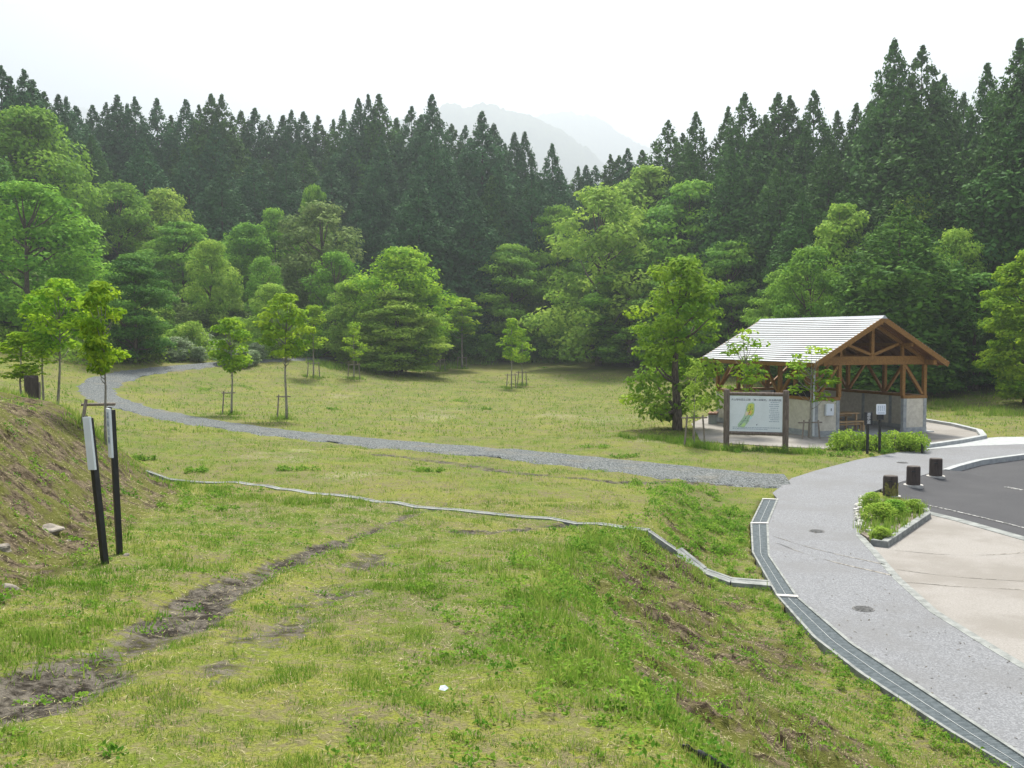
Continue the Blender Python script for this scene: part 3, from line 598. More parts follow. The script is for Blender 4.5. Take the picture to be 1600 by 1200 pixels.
# ------------------------------------------------------------------ cedars
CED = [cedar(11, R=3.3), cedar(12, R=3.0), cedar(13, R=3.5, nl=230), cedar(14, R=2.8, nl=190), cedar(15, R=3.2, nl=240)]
g = np.random.default_rng(21)
SKY = [(13,110,92),(27,126,92),(49,116,90),(61,131,92),(79,149,95),(101,153,98),(113,156,100),(127,171,104),(153,170,112),(174,166,112),(191,154,112),(207,167,114),(218,157,112),(252,159,112),(274,185,116),(297,161,112),(317,169,112),(336,153,110),(353,153,110),(382,178,116),(403,174,116),(425,185,118),(447,185,118),(460,177,116),(478,180,118),(501,186,120),(524,191,120),(540,177,116),(563,159,112),(578,153,112),(595,153,112),(622,189,116),(645,172,110),(660,184,112),(677,153,106),(707,199,114),(728,201,114),(754,179,103),(772,198,106),(789,228,112),(804,211,108),(820,210,108),(862,229,106),(878,274,116),(902,263,118),(915,261,118),(929,262,118),(952,245,112),(966,247,112),(979,236,110),(1001,238,108),(1041,193,96),(1064,213,98),(1084,180,92),(1134,172,90),(1159,151,86),(1191,185,90),(1211,151,86),(1228,156,86),(1265,147,84),(1302,178,86),(1331,167,84),(1355,163,84),(1388,69,76),(1431,80,76),(1466,123,80),(1497,150,82),(1532,106,72),(1582,69,66),(1597,80,64),(1650,70,66),(1700,60,64),(-30,105,92),(-70,100,90)]
UNI = {13: 'tall dark cedar at the far left corner of the skyline', 252: 'lone sharp cedar tip standing clear on the left skyline', 353: 'taller cedar of the twin tips on the left skyline', 595: 'right one of three close cedar spires left of the hazy mountain', 677: 'tall narrow cedar spire in front of the hazy mountain left slope', 754: 'broad tall cedar standing in front of the hazy mountain peak', 862: 'slim solitary cedar spire right below the hazy mountain', 1084: 'cedar with smooth conical top at the right foot of the hazy mountain', 1159: 'pointed cedar rising above its neighbours behind the bright broadleaf tree', 1388: 'tallest cedar of the right forest, straight above the pavilion ridge end', 1431: 'second tallest cedar beside the tallest one above the pavilion', 1582: 'very tall cedar at the top right corner of the view'}
def grp(px): return ('left' if px < 560 else 'centre' if px < 930 else 'right')
GL = {'left': 'dark cedar among many alike in the dense stand above the bushy hillside', 'centre': 'dark cedar among many alike in the stand below the hazy mountain', 'right': 'dark cedar among many alike in the stand above the pavilion'}
GG = {'left': 'cedars above the bushy hillside', 'centre': 'cedars below the hazy mountain', 'right': 'cedars above the pavilion'}
def put_cedar(px, ty, d, i):
    p = spot(px, d); H = zpix(ty, d) - p.z
    if H < 6: return
    k_ = grp(px)
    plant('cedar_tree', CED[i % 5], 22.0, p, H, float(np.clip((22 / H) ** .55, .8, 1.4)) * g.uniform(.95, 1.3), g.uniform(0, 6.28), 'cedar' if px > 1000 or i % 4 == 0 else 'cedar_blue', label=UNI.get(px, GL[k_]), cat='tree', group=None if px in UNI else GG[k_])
for i, (px, ty, d) in enumerate(SKY): put_cedar(px, ty, d, int(g.integers(0, 50)))
sx = np.array([s[0] for s in SKY[:-2]]); order = np.argsort(sx); sx = sx[order]; sy = np.array([s[1] for s in SKY[:-2]])[order]; sd = np.array([s[2] for s in SKY[:-2]])[order]
FRONT = [(655, 280, 92), (740, 300, 94), (585, 262, 100), (520, 250, 104), (450, 245, 104), (830, 268, 98), (700, 252, 98), (350, 262, 98), (230, 225, 100), (1215, 250, 76), (1290, 235, 74), (1250, 300, 70), (1350, 255, 70), (1430, 240, 66), (1500, 235, 66), (1180, 240, 80), (1130, 245, 84), (1390, 200, 70), (1560, 210, 62), (1320, 290, 68), (1460, 190, 70), (780, 262, 98), (150, 215, 98), (60, 190, 88), (300, 235, 104), (400, 250, 104), (1590, 180, 62), (1640, 200, 60), (1040, 262, 92), (1085, 255, 88)]
for px, ty, d in FRONT: put_cedar(px + .5, ty, d, int(g.integers(0, 50)))
for px in np.linspace(-60, 1680, 62):
    ty = np.interp(px, sx, sy) + g.uniform(40, 120); d = np.interp(px, sx, sd) - g.uniform(1, 9)
    if 880 < px < 1010: ty = max(ty, 275)
    put_cedar(px + g.uniform(-9, 9), ty, d, int(g.integers(0, 50)))
# ------------------------------------------------------------------ broadleaf trees
RND = [decid(31, 12, 5.2, 74, 300, .165, base=.05, flatn=.62, lr=(.18, .34), wide=.38, lo=.72), decid(32, 12, 5.6, 84, 290, .165, base=.04, lr=(.15, .30), flatn=.6, wide=.34, lo=.78), decid(33, 12, 4.6, 68, 310, .16, base=.05, flatn=.65, wide=.4, lo=.7)]
LAY = [decid(41, 12, 5.6, 72, 310, .16, base=.05, flatn=.28, lr=(.20, .36), wide=.32, lo=.75), decid(42, 12, 5.0, 64, 310, .16, base=.04, flatn=.3, lr=(.22, .38), wide=.36, lo=.7)]
TALL = [decid(51, 14, 4.4, 84, 300, .165, base=.04, flatn=.5, lr=(.2, .36), wide=.35, lo=.7), decid(52, 14, 4.0, 78, 300, .165, base=.03, lr=(.2, .36), flatn=.55, wide=.4, lo=.65)]
BUSH = [decid(61, 3, 1.9, 42, 90, .10, base=.08, lr=(.25, .4), wide=.3, lo=.8), decid(62, 3, 1.7, 36, 90, .10, base=.06, flatn=.6, lr=(.25, .42), wide=.35, lo=.8)]
def tree(kind, i, px, ty, wpx, d, mleaf, lab, grpn='broadleaf trees in front of the cedars', name='broadleaf_tree', Hmin=2):
    T_ = {'R': RND, 'L': LAY, 'T': TALL, 'B': BUSH}[kind]; i = i % len(T_); H0 = {'R': 12, 'L': 12, 'T': 14, 'B': 3}[kind]
    R0 = {'R': [5.2, 5.6, 4.6], 'L': [5.6, 5.0], 'T': [4.4, 4.0], 'B': [1.9, 1.7]}[kind][i]
    p = spot(px, d); H = max(Hmin, zpix(ty, d) - p.z); wf = 1.18 * (wpx / FPX * d / 2) / (R0 * H / H0)
    return plant(name, T_[i], H0, p, H, wf, g.uniform(0, 6.28), mleaf, label=lab, cat='tree' if name != 'shrub' else 'shrub', group=grpn)
BL = [('R', 0, 62, 178, 190, 84, 'leaf_mid', 'rounded mid green broadleaf tree highest on the left hillside under the cedars'),
 ('R', 1, 45, 290, 240, 64, 'leaf_mid', 'large dense round broadleaf tree at the left edge above the young trees'),
 ('R', 2, -30, 230, 150, 76, 'leaf_dark', 'dark broadleaf tree cut by the left edge of the view'),
 ('R', 1, 190, 290, 150, 90, 'leaf_mid', 'rounded green broadleaf tree in the fold below the left cedars'),
 ('R', 0, 256, 300, 120, 93, 'leaf_light', 'light green rounded tree under the lone cedar tip'),
 ('L', 0, 285, 350, 150, 86, 'leaf_mid', 'wide flat layered tree in the middle of the left hillside'),
 ('R', 2, 388, 352, 110, 88, 'leaf_mid', 'mid green tree between hillside and cedars left of centre'),
 ('L', 1, 432, 330, 90, 92, 'leaf_mid', 'small layered tree with flat top against the dark cedars'),
 ('R', 1, 505, 322, 185, 86, 'leaf_grey', 'broad greyish green dome tree below the cedars left of centre'),
 ('L', 0, 495, 294, 75, 95, 'leaf_mid', 'small layered tree crest poking above the greyish dome tree'),
 ('R', 0, 332, 378, 90, 78, 'leaf_light', 'small light green round tree on the hillside beside the brushy clearing'),
 ('L', 1, 212, 400, 125, 62, 'leaf_dark', 'dark green layered maple behind the leftmost young trees'),
 ('R', 1, 412, 404, 80, 79, 'leaf_mid', 'green round tree above the back bend of the gravel path'),
 ('R', 0, 425, 445, 80, 72, 'leaf_light', 'lighter small tree just over the back bend of the gravel path'),
 ('R', 1, 525, 396, 110, 80, 'leaf_mid', 'mid green round tree left behind the bright central tree'),
 ('R', 0, 625, 390, 165, 76, 'leaf_bright', 'bright yellow green dome tree in the centre behind the meadow'),
 ('L', 0, 620, 455, 150, 73, 'leaf_light', 'lower layered tree in front of the bright central dome'),
 ('R', 0, 555, 440, 100, 76, 'leaf_light', 'yellowish tree joined to the left side of the bright central dome'),
 ('L', 1, 800, 385, 130, 92, 'leaf_mid', 'mid green layered tree in the corner right of the central dome'),
 ('L', 0, 870, 325, 120, 96, 'leaf_mid', 'green layered tree behind the corner of the meadow'),
 ('R', 1, 935, 298, 215, 84, 'leaf_light', 'big pale green dome tree at the meadow edge below the mountain gap'),
 ('T', 1, 1010, 264, 150, 92, 'leaf_light', 'tall green tree topping the broadleaf group below the right cedars'),
 ('L', 1, 1075, 290, 190, 84, 'leaf_mid', 'wide layered tree with tiered branches in the broadleaf group'),
 ('L', 0, 1140, 380, 160, 76, 'leaf_mid', 'layered tree right behind the tree beside the pavilion'),
 ('T', 1, 985, 400, 150, 82, 'leaf_mid', 'low green tree with hanging branches at the meadow edge'),
 ('L', 1, 1060, 420, 150, 78, 'leaf_mid', 'lower tree filling the gap left of the pavilion tree'),
 ('R', 1, 1265, 390, 140, 62, 'leaf_mid', 'mid green round tree behind the left half of the pavilion roof'),
 ('L', 1, 1225, 425, 130, 66, 'leaf_mid', 'green tree close behind the far end of the pavilion roof'),
 ('T', 0, 1312, 322, 130, 66, 'leaf_light', 'light green tree with stepped top behind the pavilion ridge'),
 ('R', 0, 1420, 312, 160, 66, 'leaf_light', 'bright rounded tree peeping out behind the dark cypress'),
 ('L', 0, 1555, 300, 150, 62, 'leaf_mid', 'tiered green tree near the right edge under the cedars'),
 ('R', 1, 1490, 362, 120, 60, 'leaf_light', 'mid green tree right of the dark cypress'),
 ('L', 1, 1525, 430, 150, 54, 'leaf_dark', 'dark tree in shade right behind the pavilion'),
 ('T', 1, 1605, 392, 130, 47, 'leaf_bright', 'bright leafy tree cut by the right edge of the view'),
 ('R', 2, 1690, 330, 160, 52, 'leaf_mid', 'green tree mostly beyond the right edge of the view'),
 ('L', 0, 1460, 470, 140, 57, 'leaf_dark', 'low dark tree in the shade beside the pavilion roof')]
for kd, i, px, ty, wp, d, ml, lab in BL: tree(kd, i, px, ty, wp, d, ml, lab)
# dark cypress behind the pavilion
p = spot(1402, 54); H = zpix(322, 54) - p.z
plant('cypress_tree', CED[2], 22.0, p, H, 2.1, .4, 'leaf_dark', label='dark broad conical cypress standing right behind the pavilion ridge', cat='tree')
# understorey along the forest edge, and brush on the hillside
for i in range(64):
    px = -40 + 1720 * (i + g.uniform(0, 1)) / 64
    x0 = (px - 800) / FPX
    d = next((dd for dd in np.arange(40, 110, .5) if forestm(np.array(x0 * dd), np.array(dd)) > .25), None)
    if d is None: continue
    d += g.uniform(.5, 5); p = spot(px, d); H = g.uniform(1.6, 4.2); k_ = grp(px)
    plant('shrub', BUSH[i % 2], 3.0, p, H, g.uniform(.9, 1.3), g.uniform(0, 6.28), ['leaf_dark', 'leaf_mid', 'leaf_dark', 'leaf_grey'][i % 4], label={'left': 'leafy shrub at the foot of the bushy hillside', 'centre': 'leafy shrub at the shaded foot of the central forest edge', 'right': 'leafy shrub in the deep shade of the right forest edge'}[k_], cat='shrub', group={'left': 'shrubs at the foot of the hillside', 'centre': 'shrubs along the central forest edge', 'right': 'shrubs along the right forest edge'}[k_])
for i in range(110):
    px = g.uniform(-30, 600); d = g.uniform(62, 100); p = spot(px, d)
    if p.z < 2.2: continue
    plant('shrub', BUSH[i % 2], 3.0, p, g.uniform(1.2, 3.4), g.uniform(.9, 1.5), g.uniform(0, 6.28), ['leaf_light', 'leaf_mid', 'leaf_grey', 'leaf_light', 'leaf_mid'][i % 5], label='low shrub scattered on the brushy left hillside', cat='shrub', group='shrubs on the left hillside')
M['leaf_pale'] = leafmat('pale_flowering_leaves', (0.13, 0.22, 0.08), (0.4, 0.46, 0.3), 0.35)
for i in range(16):
    px = g.uniform(270, 410); d = g.uniform(64, 74); p = spot(px, d)
    plant('shrub', BUSH[i % 2], 3.0, p, g.uniform(.7, 1.5), g.uniform(1.1, 1.8), g.uniform(0, 6.28), 'leaf_pale', label='low whitish green shrub on the hillside clearing above the path bend', cat='shrub', group='pale shrubs on the hillside clearing')
# big tree beside the pavilion
BIG = decid(71, 6.3, 2.2, 72, 170, .085, base=.06, flatn=.6, lr=(.18, .34), wide=.2, lo=.9, shape=((0, .12, .3, .44, .56, .72, .88, 1), (.75, 1, .95, .62, .78, .80, .55, .3)), trunk_r=.16, m_leaf='leaf_mid')
p = at(1058, 672); H = zpix(404, p.y) - p.z
t_ = plant('broadleaf_tree', BIG, 6.3, p, H, 1.08, 1.1, 'leaf_fresh', label='bushy light green tree on thick trunk standing left of the pavilion', cat='tree')
# ------------------------------------------------------------------ young staked trees
YT = [decid(81, 4.4, 1.0, 26, 46, .085, base=.44, flatn=.5, lr=(.26, .48), trunk_r=.045, m_leaf='leaf_bright', m_bark='bark_pale', wide=.5, lo=.75),
      decid(82, 4.4, 1.0, 24, 44, .09, base=.48, flatn=.42, lr=(.26, .48), trunk_r=.045, m_leaf='leaf_bright', m_bark='bark_pale', wide=.55, lo=.7),
      decid(83, 4.4, 1.0, 20, 40, .085, base=.42, flatn=.5, lr=(.26, .5), trunk_r=.04, m_leaf='leaf_bright', m_bark='bark_pale', wide=.5, lo=.7),
      decid(84, 4.4, 1.0, 14, 40, .08, base=.30, flatn=.6, lr=(.25, .45), trunk_r=.04, m_leaf='leaf_bright', m_bark='bark_pale', wide=.5, lo=.6)]
YT.append(decid(85, 4.4, 1.0, 22, 24, .078, base=.40, flatn=.34, lr=(.22, .44), trunk_r=.036, m_leaf='leaf_bright', m_bark='bark_pale', wide=.5, lo=.7))
YT.append(decid(86, 4.4, 1.0, 19, 26, .078, base=.45, flatn=.36, lr=(.22, .44), trunk_r=.036, m_leaf='leaf_bright', m_bark='bark_pale', wide=.55, lo=.6))
YR = [1.05, 1.05, 1.05, 1.0, 1.0, 1.0]
def young(i, px, by, ty, wpx, lab, ml='leaf_bright', d=None, lean=0.0):
    p = at(px, by) if d is None else spot(px, d)
    H = zpix(ty, p.y) - p.z; wf = 1.25 * (wpx / FPX * p.y / 2) / (YR[i] * H / 4.4)
    o = plant('young_tree', YT[i], 4.4, p, H, wf, g.uniform(0, 6.28), ml, label=lab, cat='tree', group='young staked trees')
    if lean: o.rotation_euler = (0, lean, o.rotation_euler.z)
    return p
def stakes(p, style, lab, h=1.05):
    root = empty('tree_stake', p, label=lab, cat='tree stake', group='wooden stakes holding young trees'); 
    def zz(x, y): return float(TZ(p.x + x, p.y + y)) - p.z - .1
    if style == 1: xs = [(-.38, -.1, -.32, -.02)]
    elif style == 2: xs = [(-.42, 0, -.34, 0), (.42, 0, .34, 0)]
    else: xs = [(-.36, -.1, -.26, -.05), (.34, -.12, .26, -.05), (.02, .34, .02, .22)]
    for a, b_, c, d in xs: MB().tube([(a, b_, zz(a, b_)), (c, d, h)], [.034, .03], 8).build('post', M['stake'], root)
    MB().tube([(-.44, .06, h - .10), ((.16 if style == 1 else .44), .06, h - .09)], [.026, .026], 8).build('crossbar', M['stake'], root)
YL = [(0, 165, 694, 442, 84, 1, 'bright young maple nearest on the left beside the gravel path bend'),
 (0, 362, 648, 498, 66, 1, 'round headed young tree standing alone inside the path loop left'),
 (1, 448, 655, 460, 78, 1, 'tall young maple right of the lone round headed young tree'),
 (2, 490, 590, 478, 52, 2, 'young maple partly hidden behind the tall maple'),
 (3, 553, 592, 503, 40, 2, 'thin sparse young tree in front of the bright central dome'),
 (2, 688, 580, 478, 46, 2, 'yellowish young tree at the right foot of the central dome'),
 (1, 722, 576, 466, 60, 2, 'pale green young tree furthest right by the central dome'),
 (2, 799, 607, 498, 38, 3, 'left one of the upright young pair in mid meadow'),
 (2, 816, 602, 514, 34, 3, 'right one of the upright young pair in mid meadow'),
 (4, 1163, 694, 514, 78, 3, 'young maple directly behind the map board'),
 (5, 1266, 701, 540, 82, 3, 'young maple in front of the pavilion wall right of the map board'),
 (3, 1085, 697, 560, 40, 3, 'thin young tree at the foot of the bushy tree')]
SLAB = ['single stake beside nearest left maple', 'single stake beside the lone round headed young tree', 'single stake beside the tall young maple', 'stake frame round the half hidden young maple', 'stake frame round the thin sparse young tree', 'stake frame round the yellowish young tree', 'stake frame round the pale green young tree', 'stakes round the left tree of the mid meadow pair', 'stakes round the right tree of the mid meadow pair', 'stakes behind the map board', 'close set stakes in front of the pavilion wall', 'pale stakes at the foot of the bushy tree']
for (i, px, by, ty, wp, st, lab), sl_ in zip(YL, SLAB):
    p = young(i, px, by, ty, wp, lab, 'leaf_light' if px in (1085,) else 'leaf_bright'); stakes(p, st, sl_, .8 if px == 165 else 1.05)
for i, px, d, ty, wp, ln, lab in ((1, 88, 30, 437, 88, .09, 'leaning young maple with bright leaves on the left bank'), (0, 66, 31, 452, 76, -.06, 'upright young maple behind the leaning one on the left bank'), (2, 32, 29, 520, 84, -.12, 'low leafy young tree hanging over the dark stump')):
    p = young(i, px, 0, ty, wp, lab, d=d, lean=ln)
p = spot(88, 29.8); stakes(p, 1, 'short stake on the left bank between the maples', .5)
# dark stump among them
p = spot(48, 28.5); root = empty('tree_stump', p, label='dark weathered square stump among the young trees on left bank', cat='stump')
b = MB(); ns = 16
V = [(.2 * (1 + .12 * math.sin(k * 3.1 + z)) * math.cos(k * math.pi / 8), .2 * (1 + .12 * math.sin(k * 3.1)) * math.sin(k * math.pi / 8), z + (.06 * math.sin(k * 2.2) if z > .9 else 0)) for z in (-.4, .1, .6, 1.0) for k in range(16)]
b.add(V, [(l * 16 + k, l * 16 + (k + 1) % 16, (l + 1) * 16 + (k + 1) % 16, (l + 1) * 16 + k) for l in range(3) for k in range(16)] + [tuple(48 + k for k in range(16))]).build('bark', M['bollard'], root)
MB().tube([(.24, 0, -.3), (.25, 0, .85)], [.03, .03], 8).build('support_post', M['stake'], root)

# ------------------------------------------------------------------ pavilion
A0 = Vector((13.94, 36.0, 0.0)); pav = empty('pavilion', A0, rad(20), label='open timber pavilion with pale metal roof and beige half walls', cat='pavilion')
HW, V0, V1, WT, BB, BT = 2.55, .65, 7.35, 1.33, 2.65, 2.98
MB().box((-2.8, .35, -.1), (2.8, 7.6, .05)).build('floor_slab', M['concrete'], pav)
def wall(p, q, n_pan, two=True):
    """low concrete wall from p to q with inset stucco panels"""
    p = Vector((*p, 0)); q = Vector((*q, 0)); d = (q - p); L = d.length; d.normalize(); nrm = Vector((-d.y, d.x, 0)); b = MB(); pan = MB(); th = .075
    def bx(mb, s0, s1, z0, z1, t): 
        P = [p + d * s0 - nrm * t, p + d * s1 - nrm * t, p + d * s1 + nrm * t, p + d * s0 + nrm * t]
        mb.hexa([(v.x, v.y, z0) for v in P] + [(v.x, v.y, z1) for v in P])
    bx(b, 0, L, .05, .20, th + .02); pw = .15; step = (L - pw) / n_pan
    for k in range(n_pan + 1): bx(b, k * step, k * step + pw, .20, WT, th)
    for k in range(n_pan): bx(pan, k * step + pw, (k + 1) * step, .20, WT, th - .022)
    o = b.build('half_wall', M['concrete'], pav, bevel=.008); pan.build('stucco_panel', M['stucco'], o)
    s_ = MB(); bx(s_, -.02, L + .02, WT, WT + .12, th + .01); s_.build('sill_beam', M['timber'], pav, bevel=.006)
wall((-HW, V0 + .08), (-HW, V1), 4); wall((HW, V0 + .08), (HW, V1), 4)
wall((-HW - .075, V0), (-1.5, V0), 1); wall((1.5, V0), (HW + .075, V0), 1); wall((-HW + .08, V1), (.3, V1), 2)
MB().box((.32, V1 - .12, .05), (HW - .10, V1 + .08, 1.44)).build('hearth_wall', M['near_black'], pav)  # right part of the back wall, coloured near black throughout
def post(u, v, s_=.14): MB().box((u - s_ / 2, v - s_ / 2, WT + .12), (u + s_ / 2, v + s_ / 2, BB)).build('post', M['timber'], pav, bevel=.006)
def brace(p, q, s_=.10): MB().beam(p, q, s_, s_).build('brace', M['timber'], pav, bevel=.004)
VS = [V0, 2.85, 5.1, V1]
for u in (-HW, HW):
    for v in VS: post(u, v)
    for v0, v1 in zip(VS[:-1], VS[1:]):
        m_ = (v0 + v1) / 2
        brace((u, v0 + .08, WT + .16), (u, m_ - .03, BB - .02)); brace((u, v1 - .08, WT + .16), (u, m_ + .03, BB - .02))
    MB().box((u - .08, .1, BB), (u + .08, 7.85, BB + .18)).build('eave_beam', M['timber'], pav, bevel=.006)
for v in (V0, V1):
    for u in (-1.5, 1.5): post(u, v)
    for s_ in (-1, 1): brace((s_ * (HW - .1), v, WT + .16), (s_ * 1.58, v, BB - .03))
MB().tube([(-.0, V1, WT + .13), (0, V1, BB)], [.12, .11], 10).build('post', M['timber'], pav)
for s_ in (-1, 1): brace((s_ * .1, V1, WT + .2), (s_ * 1.4, V1, BB - .03))
RISE = .55; RT = 4.46; HWR = 3.1
roofz = lambda u: RT - abs(u) * RISE
for v in (V0, 4.0, V1):                     # three trusses
    MB().add([(x, y, z) for y in (v - .07, v + .07) for x, z in ((-2.9, BB + .004), (2.9, BB + .004), (2.9, 2.66), (2.55, BT - .06), (2.35, BT), (-2.35, BT), (-2.55, BT - .06), (-2.9, 2.66))], [tuple(range(8)), tuple(range(8, 16))[::-1]] + [(i, 8 + i, 8 + (i + 1) % 8, (i + 1) % 8) for i in range(8)]).build('tie_beam', M['timber'], pav, bevel=.008)
    MB().box((-.07, v - .06, BT), (.07, v + .06, RT - .3)).build('king_post', M['timber'], pav)
    for s_ in (-1, 1):
        MB().beam((s_ * .08, v, BT + .06), (s_ * 1.25, v, roofz(1.25) - .32), .09, .11).build('strut', M['timber'], pav)
        MB().box((s_ * 1.45 - .05, v - .05, BT), (s_ * 1.45 + .05, v + .05, roofz(1.45) - .24)).build('queen_post', M['timber'], pav)
        MB().beam((s_ * 2.75, v, roofz(2.75) - .2), (s_ * .02, v, roofz(.02) - .2), .11, .16).build('principal_rafter', M['timber'], pav)
for u, dz in ((0, .16), (-1.45, .18), (1.45, .18)): MB().box((u - .05, .12, roofz(u) - dz - .13), (u + .05, 7.85, roofz(u) - dz)).build('purlin', M['timber'], pav)
for s_ in (-1, 1):
    b = MB(); n_ = 22; t_ = MB()
    for k in range(n_):                     # lapped metal courses, each standing over the one below
        u0 = HWR * k / n_ * 1.0 + .02; u1 = HWR * (k + 1) / n_ + .02
        z0, z1 = roofz(u0), roofz(u1)
        P = [(s_ * u0, 0, z0 - .0), (s_ * u1, 0, z1 + .033), (s_ * u1, 7.9, z1 + .033), (s_ * u0, 7.9, z0 - .0)]
        if s_ > 0: P = [P[1], P[0], P[3], P[2]]
        b.hexa([(x, y, z - .02) for x, y, z in P][::-1] + [(x, y, z + .006) for x, y, z in P][::-1]) if False else b.hexa([(x, y, z - .012) for x, y, z in P] + [(x, y, z + .006) for x, y, z in P])
    b.build('roof_sheet', M['roof'], pav)
    P = [(s_ * .0, .04, RT - .06), (s_ * HWR, .04, roofz(HWR) - .06), (s_ * HWR, 7.86, roofz(HWR) - .06), (s_ * 0, 7.86, RT - .06)]
    if s_ > 0: P = [P[1], P[0], P[3], P[2]]
    MB().hexa([(x, y, z - .03) for x, y, z in P] + [(x, y, z) for x, y, z in P]).build('soffit_boards', M['timber_dark'], pav)
    for v in (.02, 7.88): MB().beam((s_ * (HWR + .02), v, roofz(HWR + .02) - .09), (s_ * .005, v, RT - .085), .05, .19).build('barge_board', M['timber'], pav)
    MB().box((min(s_ * HWR, s_ * (HWR + .04)), .05, roofz(HWR) - .15), (max(s_ * HWR, s_ * (HWR + .04)), 7.85, roofz(HWR) - .01)).build('fascia', M['timber'], pav)
    for v in np.arange(.5, 7.8, .6): MB().beam((s_ * HWR * .99, v, roofz(HWR) - .14), (s_ * .06, v, RT - .14), .05, .09).build('rafter', M['timber_dark'], pav)
MB().hexa([(-.14, -.01, RT - .055), (.14, -.01, RT - .055), (.14, 7.91, RT - .055), (-.14, 7.91, RT - .055), (-.02, -.01, RT + .06), (.02, -.01, RT + .06), (.02, 7.91, RT + .06), (-.02, 7.91, RT + .06)]).build('ridge_cap', M['roof'], pav)
MB().tube([(-2.72, .52, .05), (-2.72, .52, 2.5)], [.04, .04], 10).build('downpipe', M['pipe'], pav)
o = MB().box((-2.2, V0 - .19, .78), (-1.86, V0 - .077, 1.22)).build('meter_box', M['white_panel'], pav, bevel=.01); MB().box((-2.0, V0 - .2, .95), (-1.97, V0 - .19, 1.05)).build('handle', M['steel'], o)
# furniture inside (each a thing of its own, placed through the pavilion's axes)
R20 = Matrix.Rotation(rad(20), 3, 'Z')
def inpav(u, v, z=.05): return A0 + R20 @ Vector((u, v, z))
def bench_like(name, u, v, L, wd, h, lab, cat, rz=20, grpn=None):
    root = empty(name, inpav(u, v), rad(rz), label=lab, cat=cat, group=grpn); b = MB(); n_ = 4
    for k in range(n_): b.box((-L / 2, -wd / 2 + wd * k / n_, h - .045), (L / 2, -wd / 2 + wd * (k + .9) / n_, h))
    b.build('tabletop' if cat == 'table' else 'seat', M['bench_wood'], root)
    for sx_ in (-1, 1):
        for sy_ in (-1, 1): MB().box((sx_ * (L / 2 - .12) - .035, sy_ * (wd / 2 - .06) - .035, 0), (sx_ * (L / 2 - .12) + .035, sy_ * (wd / 2 - .06) + .035, h - .045)).build('leg', M['bench_wood'], root)
    MB().box((-L / 2 + .1, -.02, h - .16), (L / 2 - .1, .02, h - .09)).build('stretcher', M['bench_wood'], root)
bench_like('picnic_table', -.45, 2.1, 1.7, .7, .68, 'pale wooden table inside the pavilion opening', 'table')
bench_like('picnic_bench', -.45, 1.4, 1.6, .3, .40, 'pale wooden bench on the near side of the pavilion table', 'bench', grpn='benches inside the pavilion')
bench_like('picnic_bench', -.45, 2.85, 1.6, .3, .40, 'pale wooden bench on the far side of the pavilion table', 'bench', grpn='benches inside the pavilion')
root = empty('cooking_hearth', inpav(1.3, 6.75), rad(20), label='dark cooking hearth against the near black back wall of the pavilion', cat='hearth')
b = MB(); b.box((-.75, -.3, 0), (-.6, .3, .75)); b.box((.6, -.3, 0), (.75, .3, .75)); b.box((-.07, -.3, 0), (.07, .3, .75)); b.build('pier', M['stone'], root)
MB().box((-.8, -.34, .75), (.8, .3, .83)).build('counter_slab', M['concrete'], root); b = MB()
for k in range(8): b.box((-.58 + k * .07, -.3, .5), (-.56 + k * .07, .28, .52))
b.build('grill', M['black'], root)
root = empty('notice_board', inpav(-1.0, V1 - .10, .85), rad(20), label='small pale notice board on the back half wall of the pavilion', cat='notice board')
MB().box((-.4, -.03, 0), (.4, 0, .4)).build('panel', M['bench_wood'], root)
p = Vector((*flat(1114, 661), .012)); root = empty('garden_bench', p, rad(75), label='reddish brown bench on the paving left of the pavilion', cat='bench')
b = MB(); 
for k in range(3): b.box((-.6, -.2 + k * .135, .40), (.6, -.08 + k * .135, .45))
b.build('seat', M['timber_dark'], root)
for s_ in (-.45, .45): MB().box((s_ - .05, -.17, 0), (s_ + .05, .17, .40)).build('leg', M['concrete'], root)

# ------------------------------------------------------------------ signs
def text_mesh(name, s, size, m, parent, loc, rot, align='CENTER', ext=.001, sx_=1.0):
    cu = bpy.data.curves.new(name, 'FONT'); cu.body = s; cu.size = size; cu.align_x = align; cu.extrude = ext; cu.resolution_u = 2
    t = bpy.data.objects.new('tmp', cu); C.objects.link(t); dg = bpy.context.evaluated_depsgraph_get()
    me = bpy.data.meshes.new_from_object(t.evaluated_get(dg)); bpy.data.objects.remove(t); bpy.data.curves.remove(cu)
    me.materials.clear(); me.materials.append(m)
    o = link(name, me, parent, loc); o.rotation_euler = rot; o.scale = (sx_, 1, 1); return o
pl, pr = flat(1134.7, 700.5), flat(1227, 703.5); mid = ((pl[0] + pr[0]) / 2, (pl[1] + pr[1]) / 2); ang = math.atan2(pr[1] - pl[1], pr[0] - pl[0]); Wb = math.hypot(pr[0] - pl[0], pr[1] - pl[1])
bd = empty('map_board', (*mid, float(TZ(*mid))), ang, label='large white map board in brown log frame before the pavilion', cat='sign')
for s_ in (-1, 1): MB().tube([(s_ * Wb / 2, 0, -.3), (s_ * Wb / 2, 0, 1.92), (s_ * Wb / 2, 0, 1.97)], [.10, .098, .085], 18).build('post', M['log'], bd)
for z in (1.83, .52): MB().tube([(-Wb / 2 + .05, 0, z), (Wb / 2 - .05, 0, z)], [.058, .058], 14).build('rail', M['log'], bd)
pw = Wb / 2 - .105
pn = MB().box((-pw, -.03, .585), (pw, .02, 1.765)).build('panel', M['white_panel'], bd)
RX = (math.pi / 2, 0, 0)
text_mesh('title_lettering', '大山隠岐国立公園 「鏡ヶ成園地」 総合案内図', .078, M['ink'], pn, (0, -.032, 1.61), RX)
b = MB(); rg = np.random.default_rng(5)
